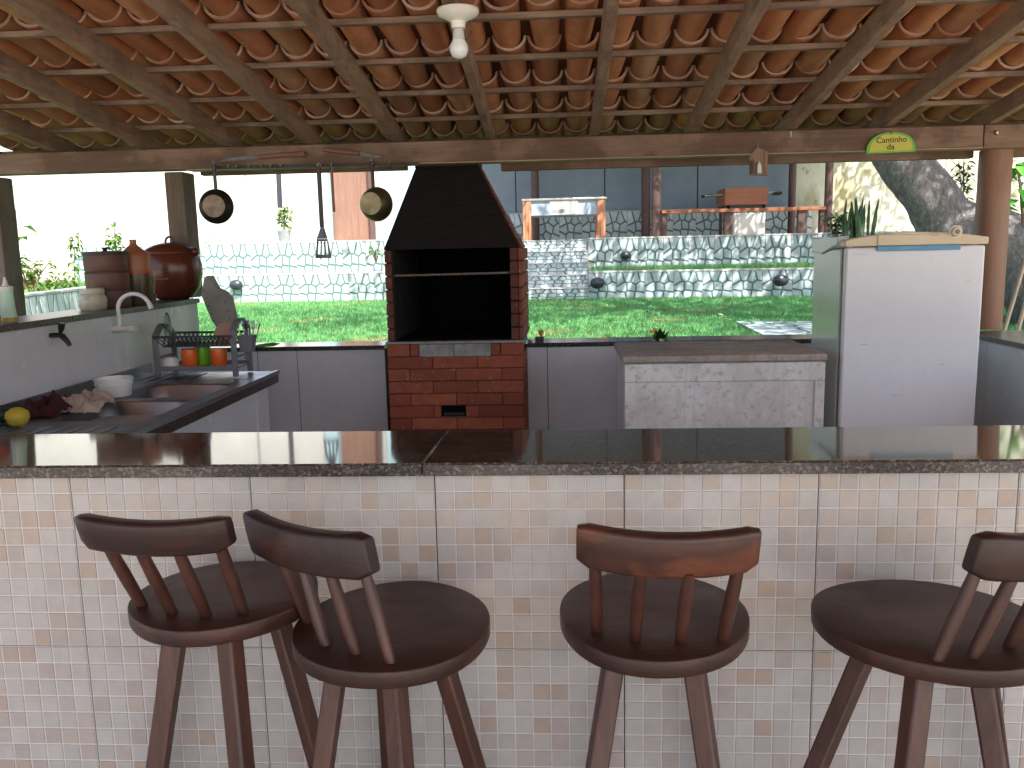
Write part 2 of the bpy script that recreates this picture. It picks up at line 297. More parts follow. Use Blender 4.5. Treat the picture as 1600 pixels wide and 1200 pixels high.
# ---------------------------------------------------------------- mesh helpers
class MB:
    def __init__(s): s.v = []; s.f = []; s.m = []; s.c = []; s.cur = 0; s.col = (1, 1, 1)
    def face(s, idx): s.f.append(idx); s.m.append(s.cur); s.c.append(s.col)
    def pts(s, P): k = len(s.v); s.v += [tuple(p) for p in P]; return k
    def box(s, lo, hi, rot=None, piv=None):
        x0, y0, z0 = lo; x1, y1, z1 = hi
        P = [Vector(p) for p in ((x0,y0,z0),(x1,y0,z0),(x1,y1,z0),(x0,y1,z0),(x0,y0,z1),(x1,y0,z1),(x1,y1,z1),(x0,y1,z1))]
        if rot is not None:
            c = Vector(piv) if piv is not None else (P[0]+P[6])/2
            P = [c + rot @ (p-c) for p in P]
        k = s.pts(P)
        for f in ((0,3,2,1),(4,5,6,7),(0,1,5,4),(1,2,6,5),(2,3,7,6),(3,0,4,7)): s.face([k+i for i in f])
        return s
    def bar(s, a, b, wdt, dep, up=(0, 0, 1), taper=1.):       # rectangular bar a->b
        a = Vector(a); b = Vector(b); d = (b-a).normalized(); r = d.cross(Vector(up))
        if r.length < 1e-4: r = d.cross(Vector((0, 1, 0)))
        r.normalize(); u = r.cross(d)
        P = []
        for p, t in ((a, 1.), (b, taper)):
            for i, j in ((-1,-1),(1,-1),(1,1),(-1,1)): P.append(p + r*(i*wdt/2*t) + u*(j*dep/2*t))
        k = s.pts(P)
        for f in ((3,2,1,0),(4,5,6,7),(0,1,5,4),(1,2,6,5),(2,3,7,6),(3,0,4,7)): s.face([k+i for i in f])
        return s
    def tube(s, path, rad, n=12, cap=True):
        path = [Vector(p) for p in path]; m = len(path)
        if not hasattr(rad, '__len__'): rad = [rad]*m
        rings = []
        r0 = None
        for i, p in enumerate(path):
            d = (path[min(i+1, m-1)] - path[max(i-1, 0)]).normalized()
            if r0 is None:
                r0 = d.cross(Vector((0, 0, 1)))
                if r0.length < 1e-3: r0 = d.cross(Vector((0, 1, 0)))
            r0 = (r0 - d*r0.dot(d)).normalized(); u = d.cross(r0)
            rings.append(s.pts([p + (r0*math.cos(2*PI*j/n) + u*math.sin(2*PI*j/n))*rad[i] for j in range(n)]))
        for a, b in zip(rings, rings[1:]):
            for j in range(n): s.face([a+j, b+j, b+(j+1) % n, a+(j+1) % n][::-1])
        if cap:
            s.face([rings[0]+j for j in range(n)]); s.face([rings[-1]+j for j in range(n)][::-1])
        return s
    def lathe(s, prof, c=(0, 0, 0), n=28, axis=None, sx=1., sy=1.):   # prof: (r, h) list; axis matrix maps z to axis
        c = Vector(c); rings = []
        for r, h in prof:
            P = [Vector((r*math.cos(2*PI*j/n)*sx, r*math.sin(2*PI*j/n)*sy, h)) for j in range(n)]
            if axis is not None: P = [axis @ p for p in P]
            rings.append(s.pts([c+p for p in P]))
        for a, b in zip(rings, rings[1:]):
            for j in range(n): s.face([a+j, a+(j+1) % n, b+(j+1) % n, b+j])
        if prof[0][0] > 1e-5: s.face([rings[0]+j for j in range(n)][::-1])
        if prof[-1][0] > 1e-5: s.face([rings[-1]+j for j in range(n)])
        return s
    def prism(s, poly, d):                                     # poly: list of 3D points, extruded by vector d
        d = Vector(d); P = [Vector(p) for p in poly]; n = len(P)
        a = s.pts(P); b = s.pts([p+d for p in P])
        s.face([a+i for i in range(n)][::-1]); s.face([b+i for i in range(n)])
        for i in range(n): j = (i+1) % n; s.face([a+i, a+j, b+j, b+i])
        return s
    def build(s, name, mats, parent=None, loc=None, smooth=0, bevel=0, kind=None, recalc=True, seg=2):
        org = Vector(loc) if loc is not None else (worldloc(parent) if parent else Vector((0, 0, 0)))
        me = bpy.data.meshes.new(name)
        me.from_pydata([tuple(Vector(p)-org) for p in s.v], [], s.f)
        if not isinstance(mats, (list, tuple)): mats = [mats]
        for m in mats: me.materials.append(MT[m] if isinstance(m, str) else m)
        if len(mats) > 1: me.polygons.foreach_set('material_index', s.m)
        if any(c != (1, 1, 1) for c in s.c):
            ca = me.color_attributes.new('col', 'FLOAT_COLOR', 'CORNER')
            arr = []
            for f, c in zip(s.f, s.c): arr += [*c, 1]*len(f)
            ca.data.foreach_set('color', arr)
        if recalc and len(s.f) < 60000:
            bm = bmesh.new(); bm.from_mesh(me); bmesh.ops.recalc_face_normals(bm, faces=bm.faces); bm.to_mesh(me); bm.free()
        if smooth:
            me.polygons.foreach_set('use_smooth', [True]*len(me.polygons)); me.set_sharp_from_angle(angle=math.radians(smooth))
        me.update()
        o = bpy.data.objects.new(name, me); COL.objects.link(o)
        if parent:
            o.parent = parent; o.location = org - worldloc(parent)
        else: o.location = org
        if bevel:
            b = o.modifiers.new('bevel', 'BEVEL'); b.width = bevel; b.segments = seg; b.limit_method = 'ANGLE'; b.angle_limit = math.radians(40)
            if not smooth: me.polygons.foreach_set('use_smooth', [True]*len(me.polygons)); me.set_sharp_from_angle(angle=math.radians(50)); 
        if kind: o['kind'] = kind
        return o
def worldloc(o):
    p = Vector((0, 0, 0))
    while o: p += o.location; o = o.parent
    return p
def thing(name, label, cat, loc, group=None):
    o = bpy.data.objects.new(name, None); o.empty_display_size = .1; COL.objects.link(o); o.location = loc
    o['label'] = label; o['category'] = cat
    if group: o['group'] = group
    return o
def tag(o, label, cat, group=None):
    o['label'] = label; o['category'] = cat
    if group: o['group'] = group
    return o
def struct(name, mb, mat, **k): return mb.build(name, mat, kind='structure', **k)
def inst(src, parent, loc, rot=(0, 0, 0), scale=(1, 1, 1), label=None):    # copy of a part, world position given
    o = src.copy(); COL.objects.link(o); o.parent = parent
    o.location = Vector(loc) - worldloc(parent); o.rotation_euler = rot; o.scale = scale
    if label: o['label'] = label
    return o
RX = lambda a: Matrix.Rotation(a, 3, 'X')
RY = lambda a: Matrix.Rotation(a, 3, 'Y')
RZ = lambda a: Matrix.Rotation(a, 3, 'Z')

# ================================================================ THE SETTING: ground levels
LZ = .63; UZ = 1.60
struct('ground', MB().box((-80, -80, -.3), (80, 6, -.02)), 'paving')
struct('kitchen_floor', MB().box((-2.25, 1.56, -.018), (2.3, 4.98, 0)), 'floor')
struct('bar_terrace', MB().box((-6, -2.5, -.018), (6, 1.44, .12)), 'floor')
struct('garden_soil_left', MB().box((-60, 2.2, -.5), (-2.4, 4.996, LZ-.03)), 'lawn')
struct('garden_soil_right', MB().box((2.7, 3.6, -.5), (60, 4.996, LZ-.03)), 'lawn')
struct('lawn', MB().box((-60, 5, -.5), (60, 15.2, LZ)), 'lawn')
struct('upper_terrace', MB().box((-60, 16.32, -.4), (60, 300, UZ)), 'paving')
struct('planting_bed', MB().box((-60, 15.12, -.4), (-1.49, 16.3, 1.03)), 'lawn')
struct('planting_bed', MB().prism([(.46, 14.1, -.4), (8.2, 13.05, -.4), (60, 13.05, -.4), (60, 16.3, -.4), (.46, 16.3, -.4)], (0, 0, 1.43)), 'lawn')
# ================================================================ bar counter
def mosaic_wall():
    t = thing('bar_wall', 'mosaic tiled bar wall standing under the long granite counter', 'bar wall', (0, 1.5, 0))
    MB().box((-2.6, 1.45, 0), (2.6, 1.56, 1.062)).build('wall_core', 'darkgrout', t)
    xs = [-.557 + .3296*k for k in range(-6, 9)]
    zs = [1.0705, .742, .4135, .085]
    for r in range(3):
        for c in range(len(xs)-1):
            x0, x1 = xs[c]+.0012, xs[c+1]-.0012; z1, z0 = zs[r]-.001, zs[r+1]+.001
            if r == 0: z1 -= .003
            mb = MB(); mb.cur = 1; mb.col = (.9, .9, .9)
            mb.box((x0, 1.4452, z0), (x1, 1.45, z1)); mb.cur = 0
            n = 10; gx = (x1-x0)/n; gz = (z1-z0)/n; g = .0011
            for i in range(n):
                for j in range(n):
                    q = rnd.random()
                    if q < .065: cc = (.395, .33, .275)
                    elif q < .14: cc = (.39, .355, .32)
                    elif q < .3: cc = (.42, .38, .345)
                    else: v = rnd.uniform(-.025, .025); cc = (.435+v, .42+v, .395+v)
                    if r == 0 and q > .14 and rnd.random() < .35 and j > 5: cc = (cc[0]+.0, cc[1]-.025, cc[2]-.05)  # some upper squares tinted warmer to paint in bounce light
                    mb.col = cc
                    a0, a1 = x0+i*gx+g, x0+(i+1)*gx-g; b0, b1 = z0+j*gz+g, z0+(j+1)*gz-g
                    k = mb.pts([(a0, 1.4452, b0), (a1, 1.4452, b0), (a1, 1.4452, b1), (a0, 1.4452, b1),
                                (a0+.0008, 1.4438, b0+.0008), (a1-.0008, 1.4438, b0+.0008), (a1-.0008, 1.4438, b1-.0008), (a0+.0008, 1.4438, b1-.0008)])
                    for f in ((4,5,6,7),(0,1,5,4),(1,2,6,5),(2,3,7,6),(3,0,4,7)): mb.face([k+u for u in f])
            mb.build('ceramic_tile', ['mosaic', 'grout'], t, recalc=False)
    return t
mosaic_wall()
t = thing('bar_counter', 'long polished brown speckled granite bar counter over the mosaic wall', 'counter', (0, 1.55, 1.07))
for x0, x1 in ((-2.7, -.2455), (-.2435, 2.7)):
    mb = MB().prism([(x0, 1.4215, 1.0705), (x0, 1.4215, 1.0915), (x0, 1.772, 1.0745), (x0, 1.772, 1.0535)], (x1-x0, 0, 0))
    mb.build('granite_slab', 'granite', t, bevel=.0015)
    mb = MB().box((x0, 1.4175, 1.0695), (x1, 1.4213, 1.0895)); mb.build('front_edge', 'granite_edge', t, bevel=.001)
# ================================================================ kitchen half walls
def panel_wall(name, label, a, b, z0, z1, thick, outward, joints, cap_z, capmat, cap_over=.02, body='darkgrout'):
    """wall from a to b (inner face), glazed panels between joints (fractions in metres along a->b)"""
    a = Vector((*a, 0)); b = Vector((*b, 0)); d = (b-a).normalized(); n = Vector((*outward, 0))
    t = thing(name, label, 'wall', (a+b)/2)
    def bx(s0, s1, o0, o1, lo, hi):
        P = [a+d*s0+n*o0, a+d*s1+n*o0, a+d*s1+n*o1, a+d*s0+n*o1]
        xs = [p.x for p in P]; ys = [p.y for p in P]
        return (min(xs), min(ys), lo), (max(xs), max(ys), hi)
    L = (b-a).length
    MB().box(*bx(0, L, .006, thick, z0, z1)).build('wall_core', 'concrete', t)
    MB().box(*bx(0, L, .003, .006, z0, z1)).build('joint_bed', body, t)
    for s0, s1 in zip(joints, joints[1:]):
        MB().box(*bx(s0+.002, s1-.002, -.004, .003, z0, z1-.002)).build('wall_tile', 'white_tile', t, bevel=.001)
    MB().box(*bx(-.0, L, -cap_over, thick+.02, z1, cap_z)).build('granite_cap', capmat, t, bevel=.002)
    return t
# back wall, left and right of the barbecue
js = [PY(x, 600, 4.6).x+2.0 for x in (467, 600)]
panel_wall('back_half_wall', 'white tiled half wall with dark cap left of the brick barbecue', (-2.0, 4.6), (-.97, 4.6), 0, .93, .2, (0, 1), [0, .32, js[0], 1.03], .953, 'dcap')
jr = [PY(x, 600, 4.6).x+.2 for x in (856,)]
panel_wall('back_half_wall', 'white tiled half wall with dark cap between barbecue and fridge', (-.2, 4.6), (2.1, 4.6), 0, .93, .2, (0, 1), [0, jr[0], jr[0]+.45, jr[0]+.9, jr[0]+1.35, 2.3], .953, 'dcap')
panel_wall('left_half_wall', 'white tiled wall behind the sink with granite ledge on top', (-2.0, 1.72), (-2.0, 4.6), 0, 1.2, .2, (-1, 0), [0, .38, PX(105, 560, -2.0).y-1.72, PX(196, 540, -2.0).y-1.72, 2.40, 2.88], 1.225, 'cap')
panel_wall('right_half_wall', 'white tiled half wall with granite ledge right of the fridge', (2.1, 2.2), (2.1, 4.59), 0, .955, .25, (1, 0), [0, .5, 1.05, 1.6, 2.15, 2.39], .98, 'cap')

# ================================================================ posts and beams
def boxpost(name, label, x0, x1, y0, y1, z0, z1, mat, bevel=.004):
    o = MB().box((x0, y0, z0), (x1, y1, z1)).build(name, mat, loc=((x0+x1)/2, (y0+y1)/2, z0), bevel=bevel); tag(o, label, 'post'); return o
xl = PY(1531, 300, 4.70).x; xr = PY(1580, 300, 4.70).x
o = MB().tube([((xl+xr)/2, 4.72, .981), ((xl+xr)/2, 4.72, 1.905)], [(xr-xl)/2*1.03, (xr-xl)/2*1.0], 20).build('wooden_post', 'post', loc=((xl+xr)/2, 4.72, .98), smooth=50)
tag(o, 'round reddish brown post right of the fridge carrying the beam', 'post')
boxpost('wooden_post', 'dark square post behind the big clay pot', PY(258, 300, 4.64).x, PY(306, 300, 4.79).x, 4.64, 4.79, 1.226, 1.905, 'darkpost', .008)
xq = PY(19, 290, 4.62).x
boxpost('wooden_post', 'dark post at the left edge behind the squeeze bottle', xq-.24, xq-.09, 4.62, 4.77, .5, 1.905, 'darkpost', .008)
t = thing('roof_beam', 'long brown stained roof beam across the back of the kitchen', 'beam', (0, 4.65, 1.9))
MB().box((-3.6, 4.60, 1.912), (2.13, 4.70, 2.022)).build('beam_timber', 'beam', t, bevel=.004)
MB().box((2.134, 4.60, 1.905), (3.4, 4.72, 2.022)).build('beam_timber', 'beam', t, bevel=.004)
MB().box((-2.0, 4.595, 1.906), (2.13, 4.7, 1.9118)).build('beam_batten', 'beam_light', t)
o = MB().box((-2.0, 4.78, 1.895), (-.845, 4.84, 1.95)).build('lower_beam', 'beam', t, bevel=.003)
p = PY(783, 272, 4.78)
MB().box((p.x, 4.78, 1.876), (2.17, 4.84, 1.935)).build('lower_beam', 'beam', t, bevel=.003)
MB().box((2.36, 4.78, 1.876), (3.3, 4.84, 1.935)).build('lower_beam', 'beam', t, bevel=.003)


# ================================================================ ROOF
SLP = -.1422
def rz(y, up=0): return 2.03 + SLP*(y-4.6) + up
roof = thing('tiled_roof', 'sloping clay tile roof on wooden rafters and battens over the kitchen', 'roof', (0, 2, 2.4))
RD = .085
y0, y1 = -2.9, 5.05
rafx = [-3.25, -2.74, -2.25, -1.774, -1.325, -.863, -.361, .178, .684, 1.18, 1.672, 2.17, 2.67, 3.15]
for i, x in enumerate(rafx):
    x += rnd.uniform(-.004, .004)
    MB().bar((x, y0, rz(y0, RD/2)), (x+rnd.uniform(-.01, .01), y1, rz(y1, RD/2)), rnd.uniform(.037, .044), RD).build('rafter', 'rafter', roof, loc=(x, 2, rz(2)), bevel=.003)
BS = .413
bys = [3.344+BS*k for k in range(-15, 5)]
for yb in bys:
    # battens in two or three lengths butted over rafters
    cuts = [-3.4, rafx[rnd.randint(3, 5)], rafx[rnd.randint(8, 10)], 3.3]
    for a, b in zip(cuts, cuts[1:]):
        dy = rnd.uniform(-.006, .006)
        MB().bar((a+.001, yb+dy, rz(yb, RD+.011)), (b-.001, yb+dy+rnd.uniform(-.008, .008), rz(yb, RD+.011)), .036, .022).build('batten', 'batten', roof, loc=((a+b)/2, yb, rz(yb)), bevel=.002)
def channel_mesh(seed, rimw):
    """concave-up clay tile, origin at the underside of its upper (wide) end, running to +Y"""
    r = random.Random(seed); mb = MB(); L = BS+.065; n = 12; m = 6
    outer = []; inner = []
    for k in range(m+1):
        t_ = k/m; y = L*t_; wd = .068*(1-t_)+.053*t_; dp = .062*(1-t_)+.054*t_
        if k == 0: wd += .004; dp += .002
        zz = .003*math.sin(t_*5+seed)
        ro = []; ri = []
        for j in range(n+1):
            a = PI*(1+j/n)
            ca, sa = math.cos(a), math.sin(a)
            ro.append((wd*ca, y, dp + dp*sa+zz)); ri.append(((wd-.011)*ca, y, dp+(dp-.011)*sa+zz))
        outer.append(mb.pts(ro)); inner.append(mb.pts(ri))
    for k in range(m):
        for j in range(n):
            mb.face([outer[k]+j, outer[k+1]+j, outer[k+1]+j+1, outer[k]+j+1])
            mb.face([inner[k]+j, inner[k]+j+1, inner[k+1]+j+1, inner[k+1]+j])
        mb.face([outer[k], inner[k], inner[k+1], outer[k+1]]); mb.face([outer[k]+n, outer[k+1]+n, inner[k+1]+n, inner[k]+n])
    for j in range(n):
        mb.cur = 1; mb.face([outer[0]+j, outer[0]+j+1, inner[0]+j+1, inner[0]+j]); mb.cur = 0
        mb.face([outer[m]+j, inner[m]+j, inner[m]+j+1, outer[m]+j+1])
    return mb
ang = math.atan(SLP)
protos = [channel_mesh(s, 0).build('roof_tile', ['tile', 'tilerim'], roof, loc=(0, 0, 0), smooth=60) for s in (1, 2, 3)]
TP = .1495
used = [False]*3
far = MB(); cov = MB()
nx = 43
cnt = 0
for k, yb in enumerate(bys):
    for i in range(nx):
        x = -3.2 + i*TP + rnd.uniform(-.005, .005)
        pass
        ys = yb-.032+rnd.uniform(-.012, .012)
        z = rz(ys, RD+.0235)
        rotz = rnd.uniform(-.025, .025); rx = ang + .028
        if yb > 2.9 and cnt < 290 and -3.1 < x < 2.7 and not (yb < 3.2 and (x < -2.4 or x > 2.1)):
            j = rnd.randrange(3); cnt += 1
            if not used[j]: o = protos[j]; used[j] = True; o.location = Vector((x, ys, z)) - worldloc(roof)
            else: o = inst(protos[j], roof, (x, ys, z))
            o.rotation_euler = (rx, rnd.uniform(-.05, .05), rotz)
        else:
            g = channel_mesh(1, 0); Mx = Matrix.Translation((x, ys, z)) @ Matrix.Rotation(rotz, 4, 'Z') @ Matrix.Rotation(rx, 4, 'X')
            b = len(far.v); far.v += [tuple(Mx @ Vector(q)) for q in g.v]; far.f += [[b+q for q in f] for f in g.f]; far.m += g.m; far.c += g.c
        # cover tile, convex up, straddling the gap
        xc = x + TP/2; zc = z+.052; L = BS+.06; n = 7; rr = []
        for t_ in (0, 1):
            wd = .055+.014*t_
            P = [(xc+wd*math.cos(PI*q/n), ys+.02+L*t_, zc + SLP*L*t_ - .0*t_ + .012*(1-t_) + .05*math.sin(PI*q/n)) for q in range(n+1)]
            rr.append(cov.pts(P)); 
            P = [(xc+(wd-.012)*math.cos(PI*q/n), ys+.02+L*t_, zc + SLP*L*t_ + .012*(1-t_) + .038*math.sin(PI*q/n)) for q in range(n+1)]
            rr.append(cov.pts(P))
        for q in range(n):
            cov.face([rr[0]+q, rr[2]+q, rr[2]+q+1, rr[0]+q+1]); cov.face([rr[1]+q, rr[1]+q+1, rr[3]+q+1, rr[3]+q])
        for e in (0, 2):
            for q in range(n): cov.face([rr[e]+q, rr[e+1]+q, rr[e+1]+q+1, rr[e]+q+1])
far.build('far_roof_tile', ['tile', 'tilerim'], roof, smooth=60, kind='stuff', recalc=False)
cov.build('cover_tile', 'tile_gap_shade', roof, smooth=60, kind='stuff', recalc=False)

# ================================================================ BARBECUE
bb = thing('brick_barbecue', 'red brick barbecue with sooty black hood and open firebox', 'barbecue', (-.54, 4.5, 0))
bx0, bx1, bf, bk = -.875, -.195, 4.2, 4.98
MB().box((bx0+.012, bf+.012, 0), (bx1-.012, bk-.01, .985)).build('base_core', 'mortar', bb)
BH = .0622; topz = .998
bricks = None
def brick(x0, x1, y0, y1, z0, z1, mat='brick', lab=None):
    mb = MB().box((x0, y0, z0), (x1, y1, z1))
    o = mb.build('brick', mat, bb, loc=((x0+x1)/2, (y0+y1)/2, (z0+z1)/2), bevel=.0025, seg=1)
    if lab: o['label'] = lab
    return o
for c in range(15):
    z1 = topz - c*BH - .002; z0 = z1 - BH + .0032
    if c % 2 == 0: cuts = [0, .11, .34, .57, .68] if c else [0, .115, .165]
    else: cuts = [0, .225, .45, .68]
    if c == 0:
        for a, b in ((0, .115), (.118, .16)): brick(bx0+a, bx0+b-.002, bf+rnd.uniform(-.002, .002), bf+.1, z0, z1)
        for a, b in ((.52, .565), (.568, .68)): brick(bx0+a, bx0+b-.001, bf+rnd.uniform(-.002, .002), bf+.1, z0, z1)
        for a, b in ((.162, .335), (.337, .518)):
            brick(bx0+a, bx0+b, bf-.002, bf+.1, z0-.004, z1, 'concrete', 'grey cement coated brick')
        continue
    for a, b in zip(cuts, cuts[1:]):
        # ash opening on the fifth course
        A, B = bx0+a+.0012, bx0+b-.0012
        if c == 5:
            o0, o1 = PY(689, 640, bf).x, PY(728, 640, bf).x
            if A < o1 and B > o0:
                if A < o0-.02: brick(A, o0, bf+rnd.uniform(-.002, .002), bf+.1, z0, z1)
                if B > o1+.02: brick(o1, B, bf+rnd.uniform(-.002, .002), bf+.1, z0, z1)
                continue
        brick(A, B, bf+rnd.uniform(-.0025, .0025), bf+.1, z0, z1)
    for sx in (bx0, bx1-.006):   # flanks
        for q in range(3): brick(sx if sx == bx0 else sx, sx+.014 if sx == bx0 else bx1+.002, bf+.104+q*.22, bf+.318+q*.22, z0, z1)
zc5 = topz-5*BH-.003
MB().box((PY(689, 640, bf).x, bf+.010, zc5-BH+.008), (PY(728, 640, bf).x, bf+.0118, zc5)).build('ash_opening', 'soot', bb)
MB().box((PY(693, 640, bf).x, bf+.006, zc5-BH+.012), (PY(725, 640, bf).x, bf+.0095, zc5-.035)).build('ash_flap', 'castiron', bb)
# hearth slab
MB().box((bx0-.006, bf-.008, topz), (bx1+.004, bk, topz+.012)).build('hearth_slab', 'concrete', bb, bevel=.002)
MB().box((bx0+.05, bf+.02, topz+.0125), (bx1-.06, bk-.03, topz+.02)).build('ash_bed', 'soot', bb)
# body walls: jambs
jz0 = topz+.012; jz1 = 1.462
nb = 7; jh = (jz1-jz0)/nb
for i in range(nb):
    for a, b in ((bx0+.006, bx0+.040), (bx1-.058, bx1-.020)):
        brick(a, b, bf+rnd.uniform(-.002, .002), bf+.1, jz0+i*jh+.003, jz0+(i+1)*jh-.003, 'sootedbrick', 'smoke darkened brick at the firebox mouth')
    for q in range(3):
        brick(bx0+.0065, bx0+.03, bf+.106+q*.22, bf+.32+q*.22, jz0+i*jh+.003, jz0+(i+1)*jh-.003)
    for q in range(4):
        brick(bx1-.018, bx1-.002, bf+.0+q*.195, bf+.19+q*.195, jz0+i*jh+.003, jz0+(i+1)*jh-.003)
MB().box((bx0+.012, bf+.012, jz0), (bx0+.050, bk-.03, jz1)).build('side_lining', 'sootbrick', bb)
MB().box((bx1-.06, bf+.012, jz0), (bx1-.02, bk-.03, jz1)).build('side_lining', 'sootbrick', bb)
MB().box((bx0+.04, bk-.06, jz0), (bx1-.05, bk-.01, jz1)).build('back_lining', 'soot', bb)
# hood front edge hangs below as a lintel, then the tapering hood as stepped brick courses
hz1 = 1.90; hx0, hx1 = -.792, -.447; hy = 4.745
nc = 8
for i in range(nc):
    t0, t1 = i/nc, (i+1)/nc
    def sec(t_): return (bx0+.004+(hx0-bx0)*t_, bx1-.012+(hx1-bx1+.012)*t_, bf+(hy-bf)*t_, jz1+(hz1-jz1)*t_)
    a0, a1, ay, az = sec(t0); b0, b1, by, bz = sec(t1); bz -= .0008
    mb = MB(); k = mb.pts([(a0, ay, az), (a1, ay, az), (a1, bk, az), (a0, bk, az), (b0, by, bz), (b1, by, bz), (b1, bk-.02, bz), (b0, bk-.02, bz)])
    for f in ((4,5,6,7),(0,1,5,4),(1,2,6,5),(2,3,7,6),(3,0,4,7)): mb.face([k+q for q in f])
    o = mb.build('hood_course', 'sootbrick', bb, recalc=False)
# orange side edge of the hood (brick edge seen at its right flank)
for i in range(10):
    t0, t1 = i/10, (i+1)/10
    a = Vector((bx1-.010+(hx1-bx1+.01)*t0, bf+.02+(hy-bf)*t0, jz1+(hz1-jz1)*t0)); b = Vector((bx1-.010+(hx1-bx1+.01)*t1, bf+.02+(hy-bf)*t1, jz1+(hz1-jz1)*t1-.003))
    mb = MB(); dpt = .30*(1-t0*.5)
    k = mb.pts([a, a+Vector((.012, 0, -.002)), a+Vector((.012, dpt, -.002)), a+Vector((0, dpt, 0)), b, b+Vector((.012, 0, -.002)), b+Vector((.012, dpt, -.002)), b+Vector((0, dpt, 0))])
    for f in ((0,3,2,1),(4,5,6,7),(0,1,5,4),(1,2,6,5),(2,3,7,6),(3,0,4,7)): mb.face([k+q for q in f])
    mb.build('brick', 'brick', bb, loc=tuple((a+b)/2), bevel=.002, seg=1)
MB().box((hx0, hy+.005, hz1), (hx1, bk, 2.035)).build('chimney', 'sootbrick', bb)
a = PY(612, 431, bf+.02); b = PY(797, 426, bf+.02)
MB().tube([a, b], .0055, 8).build('skewer_rod', 'rimmetal', bb)
for q in (a, b): MB().lathe([(.0, -.012), (.011, -.008), (.011, .008), (0, .012)], q+Vector((0, -.006, 0)), 12, RX(PI/2)).build('rod_bracket', 'castiron', bb)

# ================================================================ FRIDGE
fr = thing('refrigerator', 'old white single door refrigerator with cream top trim and blue strip', 'refrigerator', (1.47, 3.95, 0))
fx0, fx1, fy, fb = 1.182, 1.757, 3.705, 4.16
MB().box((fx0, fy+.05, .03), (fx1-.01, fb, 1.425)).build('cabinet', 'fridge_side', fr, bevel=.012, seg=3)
MB().box((fx0+.004, fy+.034, .05), (fx1-.012, fy+.052, 1.425)).build('gasket', 'gasket', fr)
door_ = MB().box((fx0+.004, fy, .06), (fx1-.004, fy+.036, 1.428)).build('door', 'fridge', fr, bevel=.010, seg=3)
# bulging cream trim
def arc_top(x0, x1, z0, h, ya, yb, bulge):
    n = 14; P = [(x0, 0, z0)]
    pts = [(x0, z0+h*.55)] + [(x0+(x1-x0)*i/n, z0+h*.62+bulge*math.sin(PI*i/n)) for i in range(1, n)] + [(x1, z0+h*.6), (x1, z0), (x0, z0)]
    return MB().prism([(x, ya, z) for x, z in pts], (0, yb-ya, 0))
MB_ = arc_top(fx0-.002, fx1+.004, 1.432, .048, fy-.006, fy+.06, .026); MB_.build('top_trim', 'fridge_cream', fr, bevel=.004)
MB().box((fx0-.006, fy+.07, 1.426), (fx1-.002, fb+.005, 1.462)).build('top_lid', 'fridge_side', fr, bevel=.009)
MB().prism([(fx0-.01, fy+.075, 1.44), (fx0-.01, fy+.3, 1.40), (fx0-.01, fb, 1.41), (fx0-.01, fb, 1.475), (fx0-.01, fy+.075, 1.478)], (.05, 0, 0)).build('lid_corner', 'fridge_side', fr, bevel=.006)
px0, px1 = PY(1371, 380, fy-.008).x, PY(1501, 380, fy-.008).x
MB().box((px0, fy-.012, 1.434), (px1, fy-.0065, 1.478)).build('trim_plate', 'fridge_cream', fr, bevel=.003)
MB().box((px0, fy-.011, 1.411), (px1, fy-.001, 1.4315)).build('blue_strip', 'blue', door_, bevel=.0015)
kx = PY(1494, 362, fy-.015)
knob_ = MB().lathe([(.021, 0), (.021, .008), (.017, .013), (.006, .013), (.006, .011), (0, .011)], (kx.x, fy-.012, kx.z), 24, RX(PI/2)).build('thermostat_knob', 'fridge_cream', fr, smooth=40)
MB().lathe([(.009, 0), (.009, .003), (0, .003)], (kx.x+.001, fy-.0255, kx.z), 16, RX(PI/2)).build('knob_center', 'gasket', knob_)
MB().lathe([(.026, 0), (.026, .0035), (0, .0035)], (kx.x, fy-.0095, kx.z), 28, RX(PI/2)).build('knob_collar', 'enamel', fr)
kk = PY(1459, 366, fy-.015)
for q in range(3): MB().box((kk.x-.012, fy-.0128, kk.z+.006-q*.006), (kk.x+.022, fy-.0121, kk.z+.0072-q*.006)).build('dial_line', 'gasket', fr)
# worn script lettering on the blue strip
cu = MB(); lx = PY(1426, 379, fy-.012)
pth = []
for i in range(41):
    u = i/40; pth.append((lx.x+u*.05, fy-.0116, lx.z-.001+.0055*math.sin(u*26)*(1-.4*u)))
cu.tube(pth, .0007, 5).build('worn_script', 'whiteplas', door_)
MB().lathe([(.012, 0), (.012, .016), (.0, .018)], (fx0+.02, fy+.01, 1.43), 12).build('hinge_cap', 'enamel', fr)
for (sx_, sz_, L_) in ((.08, 1.02, .03), (.41, .93, .02), (.22, .80, .045), (.50, 1.28, .015)):
    MB().box((fx0+sx_, fy-.0004, sz_), (fx0+sx_+L_, fy+.001, sz_+.0012)).build('scratch', 'gasket', fr)
mb = MB(); mb.box((fx0+.03, fy-.0006, 1.3999), (fx0+.09, fy+.001, 1.4008)); mb.build('scratch', 'gasket', fr)

